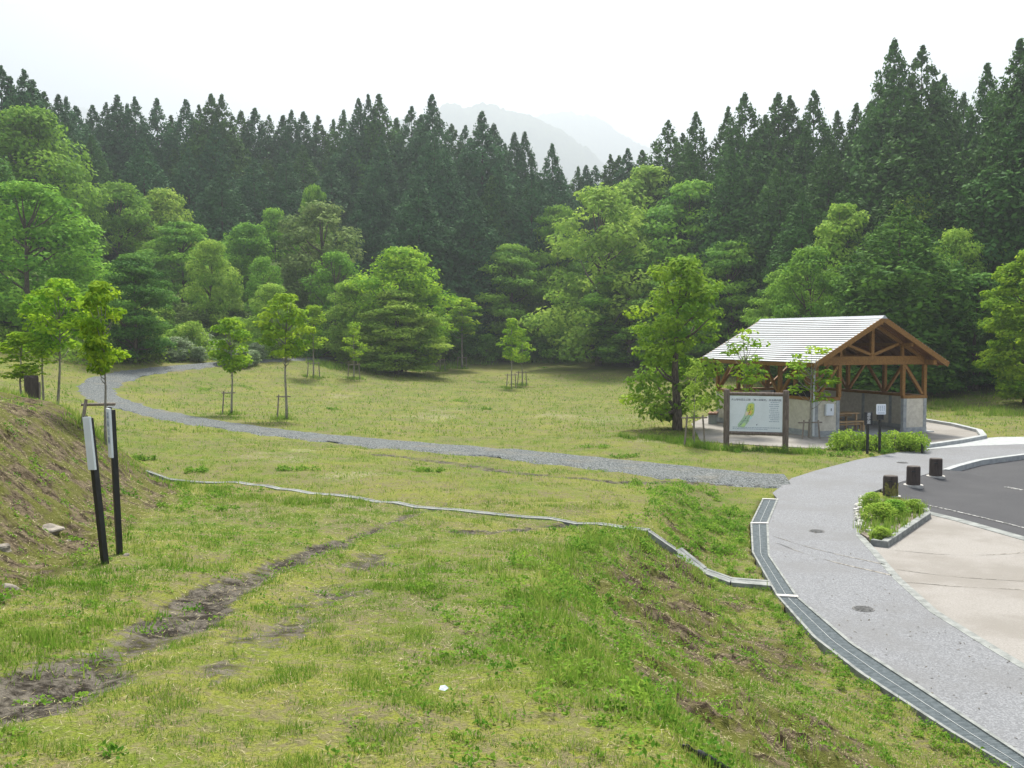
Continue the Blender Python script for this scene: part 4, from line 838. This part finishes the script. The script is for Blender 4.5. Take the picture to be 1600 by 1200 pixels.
for k in range(11):
    z = 1.55 - k * .063; x = .42 + (0 if k % 3 else .04); x1 = pw - .10
    while x < x1 - .02:
        l = min(rg.uniform(.02, .07), x1 - x); b.box((x, -.0315, z), (x + l, -.031, z + .022)); x += l + rg.uniform(.004, .02)
for k in range(2):
    z = .71 - k * .05; x = -pw + .1
    while x < (pw - .1 if k == 0 else .35):
        l = rg.uniform(.02, .09); b.box((x, -.0315, z), (x + l, -.031, z + .02)); x += l + rg.uniform(.005, .02)
b.build('small_print', M['ink_pale'], pn)
def blob(pts, name, col, dy, parent):
    me = MB().add([(x, -.031 - dy, z) for x, z in pts], [tuple(range(len(pts)))]); return me.build(name, NT('map_' + name).fin(col, .5), parent)
def wavy(cx, cz, pts, s_=1): return [(cx + x * s_, cz + z * s_) for x, z in pts]
mapx, mapz = -.28, 1.12
blob(wavy(mapx, mapz, [(-.30, -.40), (-.10, -.42), (-.02, -.30), (.06, -.20), (.08, -.08), (.2, 0), (.24, .16), (.24, .38), (.18, .44), (.02, .40), (-.04, .28), (-.06, .10), (-.12, -.05), (-.22, -.2), (-.30, -.30)]), 'map_area', (.42, .58, .42), .0005, pn)
blob(wavy(mapx, mapz, [(.0, .02), (.14, .0), (.21, .08), (.21, .38), (.12, .40), (.03, .34), (-.01, .2)]), 'map_hills', (.60, .66, .12), .001, pn)
blob(wavy(mapx, mapz, [(.02, .03), (.10, .02), (.15, .09), (.13, .17), (.05, .14)]), 'map_centre', (.80, .52, .15), .0015, pn)
blob(wavy(mapx, mapz, [(-.06, -.02), (.03, .0), (.04, .10), (-.03, .14), (-.06, .08)]), 'map_village', (.78, .66, .52), .0015, pn)
blob(wavy(mapx, mapz, [(-.2, -.37), (-.1, -.38), (-.05, -.3), (-.08, -.24), (-.16, -.3)]), 'map_meadow', (.52, .72, .30), .001, pn)
blob(wavy(mapx, mapz, [(.08, -.14), (.13, -.1), (.15, -.04), (.1, -.02)]), 'map_lake', (.45, .75, .80), .001, pn)
b = MB()
for rd in ([(-.26, -.36), (-.14, -.22), (-.04, -.08), (.05, .06), (.1, .2), (.12, .36)], [(-.02, -.28), (.02, -.12), (.12, .02), (.2, .14)], [(-.05, .2), (.05, .16), (.2, .26)], [(-.2, -.2), (-.08, -.18), (.04, -.18)]):
    for (x0, z0), (x1, z1) in zip(rd[:-1], rd[1:]): b.beam((mapx + x0, -.0335, mapz + z0), (mapx + x1, -.0335, mapz + z1), .008, .002, (0, 1, 0))
for x0, z0 in ((-.2, -.3), (-.05, -.1), (.07, .1), (.1, .3), (.17, .2), (.02, .22)): b.box((mapx + x0 - .018, -.0345, mapz + z0 - .009), (mapx + x0 + .018, -.0335, mapz + z0 + .009))
b.build('map_roads', M['ink'], pn)
blob(wavy(mapx, mapz, [(.29, -.3), (.34, -.27), (.31, -.34)]), 'map_north_arrow', (.15, .17, .25), .001, pn)
# two small signs before the hedge
p = at(1355, 709); r_ = empty('black_sign', p, .05, label='small black sign with white vertical lettering before the hedge', cat='sign')
MB().tube([(0, 0, -.2), (0, 0, .95)], [.045, .045], 12).build('post', M['black'], r_)
pn = MB().box((-.13, -.05, .92), (.13, -.02, 1.34)).build('panel', M['black'], r_, bevel=.004)
for i, ch_ in enumerate('遊歩道'): text_mesh('lettering', ch_, .125, M['white_ink'], pn, (.01, -.052, 1.215 - i * .12), RX)
p = at(1374, 708); r_ = empty('white_sign', p, .05, label='small white sign on a black post right of the black sign', cat='sign')
MB().tube([(0, 0, -.2), (0, 0, 1.3)], [.045, .045], 12).build('post', M['black'], r_)
MB().box((-.10, -.045, 1.08), (.10, .01, 1.26)).build('bracket', M['black'], r_)
pn = MB().box((-.155, -.075, 1.25), (.155, -.046, 1.58)).build('panel', M['white_panel'], r_)
b = MB()
for k in range(4):
    z = 1.53; x = -.10 + k * .062
    while z > 1.36: l = rg.uniform(.02, .04); b.box((x, -.0775, z - l), (x + .022, -.076, z)); z -= l + .012
for k in range(2): b.box((-.11, -.0775, 1.275 + k * .03), (.11, -.076, 1.287 + k * .03))
b.build('lettering', M['ink_pale'], pn)
# the pair of leaning signs on the left
def side_sign(base, top, rz, plate, lab, chars):
    p = at(*base); d = p.y; q = Vector(((top[0] - 800) / FPX * d, d, zpix(top[1], d))); v = q - p; L = v.length
    r_ = empty('post_sign', p, 0, label=lab, cat='sign', group='pair of post signs on the left'); r_.rotation_euler = (v.to_track_quat('Z', 'Y') @ Matrix.Rotation(0, 4, 'Z').to_quaternion()).to_euler()
    ori = Matrix.Rotation(rz, 4, 'Z')
    b = MB().box((-.028, -.028, -.25), (.028, .028, L - .015)); b.v = [tuple(ori @ Vector(v_)) for v_ in b.v]; b.build('post', M['black'], r_, bevel=.003)
    a, hgt = plate; b = MB().box((-.03, -.05, L - hgt - .02), (a - .03, -.029, L)); b.v = [tuple(ori @ Vector(v_)) for v_ in b.v]; pn_ = b.build('panel', M['white_panel'], r_)
    b = MB().box((-.045, -.028, L - hgt - .02), (-.0305, .01, L + .01)); b.v = [tuple(ori @ Vector(v_)) for v_ in b.v]; b.build('back_rail', M['black'], r_)
    for i, c_ in enumerate(chars):
        t_ = text_mesh('lettering', c_, .075, M['ink_pale'], pn_, ori @ Vector((a / 2 - .03, -.0515, L - .095 - i * .085)), (math.pi / 2, 0, rz))
side_sign((164, 880), (137, 651), rad(58), (.105, .49), 'leaning black post with narrow blank white plate, nearer of the left pair', '')
side_sign((187, 866), (173, 638), rad(38), (.115, .48), 'black post with white plate and faint lettering, farther of the left pair', '森林公園')
# ------------------------------------------------------------------ stones, hose, scraps, planter, hedge
def rock(name, p, sx_, sy_, sz_, m, lab, seed, cat='stone'):
    import bmesh
    bm = bmesh.new(); bmesh.ops.create_icosphere(bm, subdivisions=3, radius=1)
    for v in bm.verts:
        c = v.co; n_ = .18 * math.sin(c.x * 3 + seed) * math.sin(c.y * 4 + seed * 2) + .12 * math.sin(c.z * 5 + seed); c *= 1 + n_; c.x *= sx_; c.y *= sy_; c.z *= sz_
    me = bpy.data.meshes.new(name); bm.to_mesh(me); bm.free(); me.materials.append(m); o = link(name, me, None, Vector(p) - Vector((0, 0, sz_ * .55)) if cat == 'stone' and sz_ < .08 and name == 'stone' else p, seed)
    return tag(o, lab, cat)
rock('stone', at(72, 824), .19, .13, .07, M['stone'], 'flat pale stone half buried in the brown left bank', 1)
rock('stone', at(197, 868), .055, .05, .05, M['stone'], 'small round grey stone at the foot of the farther left sign', 2)
rock('stone', at(14, 918), .10, .07, .05, M['stone'], 'dull stone low on the bank at the left edge', 3)
rock('stone', at(2, 855), .08, .07, .06, M['stone'], 'brown stone on the left bank at the edge of the view', 4)
rock('stone', at(106, 845), .05, .04, .03, M['stone'], 'tiny stone on the bank right below the flat pale stone', 5)
b = MB(); p = at(692, 1086); 
b.add([(-.022, -.006, .004), (.012, -.016, .0), (.034, -.002, .012), (.012, .012, .026), (-.016, .014, .02), (.0, .0, .014)], [(0, 1, 5), (1, 2, 5), (2, 3, 5), (3, 4, 5), (4, 0, 5)]); tag(b.build('paper_scrap', M['white_panel'], None, p + Vector((0, 0, .03))), 'small white paper scrap on the grass in the foreground', 'litter')
pts = [at(*q) for q in [(1060, 1160), (1075, 1178), (1092, 1186), (1112, 1196), (1150, 1222)]]; tag(MB().tube([q + Vector((0, 0, .03 + (.0 if i else -.06))) for i, q in enumerate(pts)], [.02] * 5, 10).build('hose', M['rubber'], smooth=True), 'black hose emerging from the grass at the bottom of the slope', 'hose')
pb = [flat(*q) for q in [(1362, 848), (1382, 851), (1402, 838), (1449, 806), (1446, 798)]]
pk = empty('planter_kerb', (0, 0, 0), label='low pale concrete kerb round the planted corner beside bollards', cat='kerb')
V, Ff = ribbon(pb, .13, z=0, across=1); b = MB()
for i in range(0, len(V) - 2, 2):
    a, b_, c, d = V[i], V[i + 1], V[i + 3], V[i + 2]; b.hexa([(q[0], q[1], -.3) for q in (a, b_, c, d)] + [(q[0], q[1], .07) for q in (a, b_, c, d)])
b.build('kerb_stone', M['old_concrete'], pk, bevel=.01)
soil = [flat(*q) for q in [(1360, 846), (1344, 835), (1340, 807), (1344, 788), (1360, 775), (1390, 785), (1446, 798), (1447, 806), (1402, 836), (1382, 849)]]
slab('planter_soil', soil, -.3, .035, simple('planter_soil_brown', (.07, .055, .04), (.2, .17, .13), 12, bump=.6))
rg = np.random.default_rng(12)
for k in range(26):
    t = k / 25; q = flat(1352 - 14 * math.sin(t * 3.1) + (8 if t > .8 else 0), 775 + t * 62); s_ = rg.uniform(.04, .075)
    rock('cobble', Vector((q[0] + rg.normal() * .04, q[1] + rg.normal() * .04, .05)), s_, s_ * .8, s_ * .6, M['stone_white'], 'white cobble in the loose edging of the planted corner', k + 1, 'stone')['group'] = 'white cobbles edging the planted corner'
PS = [decid(91, .9, .55, 34, 70, .032, base=.03, flatn=1.0, lr=(.24, .42), wide=.3, lo=.9, m_leaf='leaf_light'), decid(92, .9, .5, 28, 60, .034, base=.03, flatn=1.2, lr=(.25, .42), wide=.35, lo=.9, m_leaf='weed')]
for px, py, h, wf, ml, lab in ((1375, 815, .36, 1.8, 'leaf_light', 'large light green shrub in the middle of the planted corner'), (1398, 806, .32, 1.6, 'leaf_mid', 'mid green shrub right of centre in the planted corner'), (1428, 802, .28, 1.5, 'leaf_light', 'small shrub at the right tip of the planted corner'), (1376, 843, .22, 2.0, 'leaf_light', 'low leafy plant at the near tip of the planted corner'), (1362, 795, .34, 1.3, 'leaf_light', 'tall weedy stem plant at the far end of the planted corner')):
    x, y = flat(px, py); plant('planter_shrub', PS[0 if wf > .95 else 1], .9, Vector((x, y, .02)), h, wf, g.uniform(0, 6), ml, label=lab, cat='shrub', group='shrubs in the planted corner')
rg = np.random.default_rng(31); qx = np.array([flat(rg.uniform(1342, 1445), rg.uniform(776, 848)) for _ in range(1500)]); qx = qx[inside(soil, qx[:, 0], qx[:, 1])]
qx = np.repeat(qx[:130], 14, 0) + rg.normal(size=(len(qx[:130]) * 14, 2)) * .045; n = len(qx); a_ = rg.uniform(0, 6.28, n); h_ = rg.uniform(.06, .26, n); l_ = rg.uniform(0, .5, n)
V = np.stack([np.c_[qx - np.c_[np.cos(a_), np.sin(a_)] * .009, np.full(n, .02)], np.c_[qx + np.c_[np.cos(a_), np.sin(a_)] * .009, np.full(n, .02)], np.c_[qx + np.c_[-np.sin(a_), np.cos(a_)] * (l_ * h_)[:, None], .03 + h_ * np.sqrt(1 - l_ ** 2)]], 1).reshape(-1, 3)
tag(link('planter_weeds', np_mesh('planter_weeds', V, np.arange(len(V)).reshape(-1, 3), M['grass'], {'tint': np.repeat(np.clip(rg.normal(.25, .2, n), 0, 1), 3)})), 'thin grass and weeds growing in the planted corner', 'weeds', kind='stuff')
# twigs, leaves and grit lying on the paving
n = 900; qx = np.array([flat(rg.uniform(1200, 1600), rg.uniform(740, 1180)) for _ in range(n)]); kp = inside(path_poly, qx[:, 0], qx[:, 1]); kq = inside(plaza_poly, qx[:, 0], qx[:, 1])
wt = rg.uniform(0, 1, n) < np.clip(2.2 * (fbm(qx[:, 0] * .8, qx[:, 1] * .8, 91) - .33), .03, 1); qx3 = np.r_[np.c_[qx[kp & wt], np.full((kp & wt).sum(), .006)], np.c_[qx[kq & wt & (rg.uniform(0, 1, n) < .3)], np.full((kq & wt & True).sum(), -.038)[:0]] if False else np.zeros((0, 3))]
V, F_ = leafquads(qx3, rg.uniform(.008, .035, len(qx3)), rg.uniform(.004, .012, len(qx3)), rg, np.tile((0, 0, 1.0), (len(qx3), 1)), 4)
M['debris'] = simple('dry_leaf_debris', (0.03, 0.024, 0.016), (0.10, 0.08, 0.05), 20)
tag(link('debris', np_mesh('debris', V, F_, M['debris'])), 'dark twigs and dry leaf bits scattered over the grey path', 'debris', kind='stuff')
hd = [flat(*q) for q in [(1302, 703), (1335, 702), (1370, 704), (1405, 704), (1437, 703)]]
P = []; T = []
rg = np.random.default_rng(14)
for k in range(64):
    t = rg.uniform(0, 1); i = min(3, int(t * 4)); a = np.array(hd[i]); c = a + (np.array(hd[i + 1]) - a) * (t * 4 - i); c = np.r_[c + rg.normal(size=2) * np.array((.12, .28)), rg.uniform(.08, .40)]
    d = unit(rg, 110); P.append(c + d * rg.uniform(.2, .32) * (rg.uniform(.5, 1.05, 110) ** .5)[:, None]); T.append(np.clip(rg.normal(.4 + .2 * rg.normal(), .2, 110), 0, 1))
P = np.vstack(P); P[:, 2] = np.abs(P[:, 2]); V, F_ = leafquads(P, .045, .026, rg, np.tile((0, -.2, .6), (len(P), 1)), .8)
hg = empty('hedge', (0, 0, 0), label='low trimmed green hedge in front of the pavilion opening', cat='hedge'); link('foliage', np_mesh('foliage', V, F_, M['leaf_light'], {'tint': np.repeat(np.concatenate(T), 4)}), hg)
b = MB()
for k in range(24):
    t = (k + .5) / 24; i = min(3, int(t * 4)); a = np.array(hd[i]); c = a + (np.array(hd[i + 1]) - a) * (t * 4 - i); b.tube([(c[0], c[1], -.1), (c[0] + .05, c[1], .45)], [.02, .01], 6)
b.build('stems', M['bark'], hg)
x, y = flat(1441, 708); r_ = empty('marker_post', (x, y, 0), label='tiny black marker post at the right end of the hedge', cat='post'); MB().box((-.03, -.03, -.1), (.03, .03, .25)).build('post', M['black'], r_); MB().box((-.05, -.05, .25), (.05, .05, .30)).build('cap', M['black'], r_)
# ------------------------------------------------------------------ grass, weeds, clippings
rg = np.random.default_rng(77)
curb_xy = [(q.x, q.y) for q in pp]
def okground(x, y, road_gap=1.25):
    m_ = np.ones(len(x), bool)
    for pl_ in PAVED: m_ &= ~inside(pl_, x, y)
    m_ &= pdist(road, x, y, False) > road_gap + (vnoise(x * 2, y * 2, 6) - .5) * .5
    m_ &= pdist(curb_xy, x, y, False) > .02 + .1 * vnoise(x * 1.5, y * 1.5, 8)
    return m_
def scatter(n, r0, r1, pw=1.0, half=.72):
    u = rg.uniform(0, 1, n); r = (r0 ** pw + u * (r1 ** pw - r0 ** pw)) ** (1 / pw); a = rg.uniform(-half, half, n); return r * np.sin(a), r * np.cos(a)
def blades(x, y, h, wd, lean, tint):
    n = len(x); z = TZ(x, y) - .004; a = rg.uniform(0, 6.283, n); l = rg.uniform(0, 6.283, n); dx, dy = np.cos(a) * wd / 2, np.sin(a) * wd / 2
    tip = np.c_[x + np.cos(l) * lean * h, y + np.sin(l) * lean * h, z + h * np.sqrt(np.maximum(.05, 1 - lean ** 2))]
    V = np.stack([np.c_[x - dx, y - dy, z], np.c_[x + dx, y + dy, z], tip], 1).reshape(-1, 3); return V, np.repeat(tint, 3)
VV = []; TT_ = []
for n, r0, r1, hs, ws in ((250000, 3.6, 9, .042, .0050), (250000, 8.5, 18, .046, .0085), (200000, 17, 36, .055, .016), (150000, 34, 78, .09, .042)):
    x, y = scatter(n, r0, r1, 1.4); m_ = okground(x, y); x, y = x[m_], y[m_]
    cl = fbm(x * 1.1, y * 1.1, 31); c2 = fbm(x * 4.5, y * 4.5, 33); md = grid_s(mud, x, y); bk = grid_s(bankm, x, y); br = grid_s(bare, x, y)
    fo = forestm(x, y)
    c3 = fbm(x * 9, y * 9, 35); pr = np.clip(.22 + 2.4 * (c2 - .45) + 1.5 * (c3 - .45) + .8 * (cl - .45), .03, 1) * (1 - .93 * sm(.25, .6, md)) * (1 - .93 * sm(.35, .8, bk)) * (1 - .8 * sm(.3, .8, br)) * (1 - .7 * fo)
    m_ = rg.uniform(0, 1, len(x)) < pr; x, y, cl, c2, bk = x[m_], y[m_], cl[m_], c2[m_], bk[m_]; n_ = len(x)
    tall = sm(.52, .72, fbm(x * .7, y * .7, 41)); h = hs * rg.uniform(.5, 1.5, n_) * (.6 + .9 * sm(.5, .75, c2) + .45 * tall)
    tint = np.clip(rg.normal(.30 + 1.0 * (.5 - cl) + .5 * (fbm(x * .25, y * .25, 51) - .5), .24) + (rg.uniform(0, 1, n_) < .12) * .55, 0, 1)
    V, t_ = blades(x, y, h, ws * rg.uniform(.6, 1.4, n_), np.clip(rg.normal(.45, .25, n_), 0, .95), tint); VV.append(V); TT_.append(t_)
V = np.vstack(VV); tag(link('grass', np_mesh('grass', V, np.arange(len(V)).reshape(-1, 3), M['grass'], {'tint': np.concatenate(TT_)})), 'short patchy grass growing over the meadow and foreground bank', 'grass', kind='stuff')
# taller tufts on the slope crest, the left bank and round stakes
VV = []; TT_ = []
def tufts(cx_, cy_, rr_, hh, nb, tint):
    for x0, y0, r0, h0 in zip(cx_, cy_, rr_, hh):
        n = int(nb); x = x0 + rg.normal(size=n) * r0; y = y0 + rg.normal(size=n) * r0; m_ = okground(x, y, 1.35); x, y = x[m_], y[m_]
        V, t_ = blades(x, y, h0 * rg.uniform(.5, 1.2, len(x)), (.006 + .0006 * y0) * rg.uniform(.7, 1.4, len(x)), np.clip(rg.normal(.35, .2, len(x)), 0, .9), np.clip(rg.normal(tint, .15, len(x)), 0, 1)); VV.append(V); TT_.append(t_)
def near_line(pts, n, sp):
    P_ = np.array([(at(*p).x, at(*p).y) for p in pts]); L = lerp_line(P_, n); return L[:, 0] + rg.normal(size=n) * sp, L[:, 1] + rg.normal(size=n) * sp
x, y = near_line([(1010, 838), (940, 850), (870, 890), (830, 920), (870, 980), (930, 1060), (1000, 1150), (1050, 1190)], 90, .3); tufts(x, y, rg.uniform(.05, .16, 90), rg.uniform(.07, .2, 90), 42, .3)
x, y = near_line([(240, 745), (330, 765), (450, 785), (600, 800)], 26, .35); tufts(x, y, rg.uniform(.06, .14, 26), rg.uniform(.08, .16, 26), 60, .2)
x, y = near_line([(0, 1050), (60, 1010), (120, 990), (190, 960)], 26, .25); tufts(x, y, rg.uniform(.06, .14, 26), rg.uniform(.05, .10, 26), 60, .25)
x = rg.uniform(-16, -6, 260); y = rg.uniform(13, 34, 260); bq = bankamt(x, y); m_ = (bq > .8) & (bq < 7) & ((y > 19) | (bq > 2.6)); tufts(x[m_], y[m_], rg.uniform(.08, .2, m_.sum()), rg.uniform(.12, .32, m_.sum()), 60, .38)
x = rg.uniform(1, 4.4, 150); y = rg.uniform(5, 15, 150); tufts(x, y, rg.uniform(.05, .13, 150), rg.uniform(.05, .18, 150), 26, .35)
for (i, px, by, *_r) in YL:
    p = at(px, by); tufts(p.x + rg.normal(size=8) * .3, p.y + rg.normal(size=8) * .3, [.15] * 8, rg.uniform(.12, .25, 8), 40, .25)
x, y = near_line([(985, 683), (1040, 690), (1120, 702), (1200, 705), (1300, 712)], 50, .25); tufts(x, y, rg.uniform(.08, .16, 50), rg.uniform(.12, .32, 50), 60, .15)
x, y = near_line([(270, 560), (420, 553), (520, 575), (640, 578), (760, 560), (960, 566)], 120, .9); tufts(x, y, rg.uniform(.2, .5, 120), rg.uniform(.25, .6, 120), 60, .2)
x, y = near_line([(1470, 632), (1540, 645), (1600, 655)], 40, .8); tufts(x, y, rg.uniform(.15, .3, 40), rg.uniform(.15, .35, 40), 50, .3)
V = np.vstack(VV); tag(link('tall_grass', np_mesh('tall_grass', V, np.arange(len(V)).reshape(-1, 3), M['grass'], {'tint': np.concatenate(TT_)})), 'taller grass tufts along the slope crest, banks and forest edge', 'grass', kind='stuff')
# leafy weeds
P = []; S = []; T = []
def weeds(cx_, cy_, r_, h_, n, s_):
    for x0, y0, r0, h0 in zip(cx_, cy_, r_, h_):
        d = unit(rg, n); q = np.c_[x0 + d[:, 0] * r0 * rg.uniform(.2, 1, n), y0 + d[:, 1] * r0 * rg.uniform(.2, 1, n), np.abs(d[:, 2]) * h0 * rg.uniform(.3, 1, n)]
        m_ = okground(q[:, 0], q[:, 1], 1.3); q = q[m_]; q[:, 2] += TZ(q[:, 0], q[:, 1]) + .012; P.append(q); S.append(np.full(len(q), s_) * rg.uniform(.6, 1.4, len(q))); T.append(np.clip(rg.normal(.4 + .22 * rg.normal(), .18, len(q)), 0, 1))
n = 1500; x, y = scatter(n, 4, 14, 1.5, .62); m_ = fbm(x * .6, y * .6, 61) > .42; x, y = x[m_], y[m_]; weeds(x, y, rg.uniform(.04, .16, len(x)), rg.uniform(.015, .05, len(x)), 20, .013)
x, y = near_line([(985, 850), (1040, 850), (1090, 830), (1150, 800)], 60, .35); weeds(x, y, rg.uniform(.1, .25, 60), rg.uniform(.08, .22, 60), 60, .022)
x = rg.uniform(2.6, 5.0, 170); y = rg.uniform(14.5, 23, 170); m_ = x < np.interp(y, YK, FOOT) - .05; weeds(x[m_], y[m_], rg.uniform(.1, .3, m_.sum()), rg.uniform(.06, .18, m_.sum()), 50, .024)
x, y = near_line([(1000, 850), (900, 890), (860, 950), (900, 1040), (980, 1120), (1060, 1190)], 170, .45); weeds(x, y, rg.uniform(.06, .2, 170), rg.uniform(.05, .22, 170), 44, .017)
x, y = near_line([(1215, 940), (1290, 1025), (1370, 1085), (1480, 1155), (1560, 1205)], 60, .12); weeds(x - .12, y, rg.uniform(.06, .15, 60), rg.uniform(.05, .15, 60), 45, .015)
x = rg.uniform(.8, 4.4, 520); y = rg.uniform(4.5, 14.8, 520); weeds(x, y, rg.uniform(.04, .16, 520), rg.uniform(.02, .1, 520), 26, .014)
x = rg.uniform(-12, -3.6, 260); y = rg.uniform(7, 26, 260); bq = bankamt(x, y); m_ = (bq > -.2) & (bq < 5); weeds(x[m_], y[m_], rg.uniform(.06, .2, m_.sum()), rg.uniform(.04, .14, m_.sum()), 40, .018)
x, y = near_line([(255, 790), (310, 800), (350, 770), (380, 760)], 26, .3); weeds(x, y, rg.uniform(.1, .2, 26), rg.uniform(.06, .15, 26), 40, .022)
for px, py, r0 in ((710, 627, .5), (758, 598, .55), (382, 606, .6), (318, 609, .6), (450, 735, .3), (228, 720, .22), (310, 737, .22), (660, 737, .25), (760, 640, .25), (520, 640, .3), (930, 700, .4), (980, 715, .35), (850, 575, .3)):
    p = at(px, py); weeds(p.x + rg.normal(size=8) * r0 * .7, p.y + rg.normal(size=8) * r0 * .5, [r0 * .6] * 8, [.12] * 8, 40, .03)
x, y = near_line([(1060, 690), (1110, 703), (1160, 706), (1230, 706), (1310, 713), (1390, 710), (1437, 706)], 60, .15); weeds(x, y, rg.uniform(.1, .25, 60), rg.uniform(.1, .3, 60), 45, .03)
P = np.vstack(P); S = np.concatenate(S); V, F_ = leafquads(P, S, S * .55, rg, np.tile((0, 0, 1.0), (len(P), 1)), .9)
tag(link('weeds', np_mesh('weeds', V, F_, M['weed'], {'tint': np.repeat(np.concatenate(T), 4)})), 'low broad leaved weeds over the slope, banks and path edges', 'weeds', kind='stuff')
# cut stalks and dry litter lying on the ground
x, y = scatter(90000, 3.6, 18, 1.35, .72); m_ = okground(x, y) & (rg.uniform(0, 1, len(x)) < .25 + 1.2 * (fbm(x * 1.5, y * 1.5, 71) - .35) + .9 * grid_s(bankm, x, y)); x, y = x[m_], y[m_]; n = len(x)
q = np.c_[x, y, TZ(x, y) + rg.uniform(.004, .02, n)]; L = rg.uniform(.006, .026, n) * (1 + .04 * y); V, F_ = leafquads(q, L, .0010 + .00018 * y, rg, np.tile((0, 0, 1.0), (n, 1)), 2.5)
M['litter'] = leafmat('dry_clippings', (0.20, 0.15, 0.09), (0.46, 0.42, 0.24), 0.15)
tag(link('clippings', np_mesh('clippings', V, F_, M['litter'], {'tint': np.repeat(rg.uniform(0, 1, n), 4)})), 'dry cut stalks lying over the foreground grass and banks', 'clippings', kind='stuff')
# undergrowth on the hillside: one tangled cover
n = 60000; px = rg.uniform(-60, 620, n); d = rg.uniform(58, 100, n); x = (px - 800) / FPX * d; y = d; z = TZ(x, y)
m_ = (z > 2.0) & (fbm(x * .25, y * .25, 81) > .38); x, y, z = x[m_], y[m_], z[m_]; n = len(x)
q = np.c_[x, y, z + rg.uniform(0, 1, n) ** 1.5 * (.3 + 1.1 * fbm(x * .5, y * .5, 83))]; V, F_ = leafquads(q, rg.uniform(.08, .2, n), rg.uniform(.04, .1, n), rg, np.tile((0, 0, .8), (n, 1)), .8)
tag(link('undergrowth', np_mesh('undergrowth', V, F_, M['leaf_light'], {'tint': np.repeat(np.clip(rg.normal(.30 + .7 * (fbm(x * .3, y * .3, 85) - .4), .2), 0, 1), 4)})), 'tangled greyish green undergrowth covering the left hillside', 'undergrowth', kind='stuff')
# ------------------------------------------------------------------ the air
k = NT('haze_air'); k.t.nodes.remove(k.b); pv = k.n('VolumePrincipled'); pv.inputs['Density'].default_value = 0.00085; pv.inputs['Color'].default_value = (.60, .665, .735, 1); pv.inputs['Anisotropy'].default_value = 0.45
k.l(pv.outputs[0], k.o.inputs['Volume'])
tag(MB().box((-3200, -140, -16), (3200, 3200, 600)).build('haze', k.m), kind='stuff')
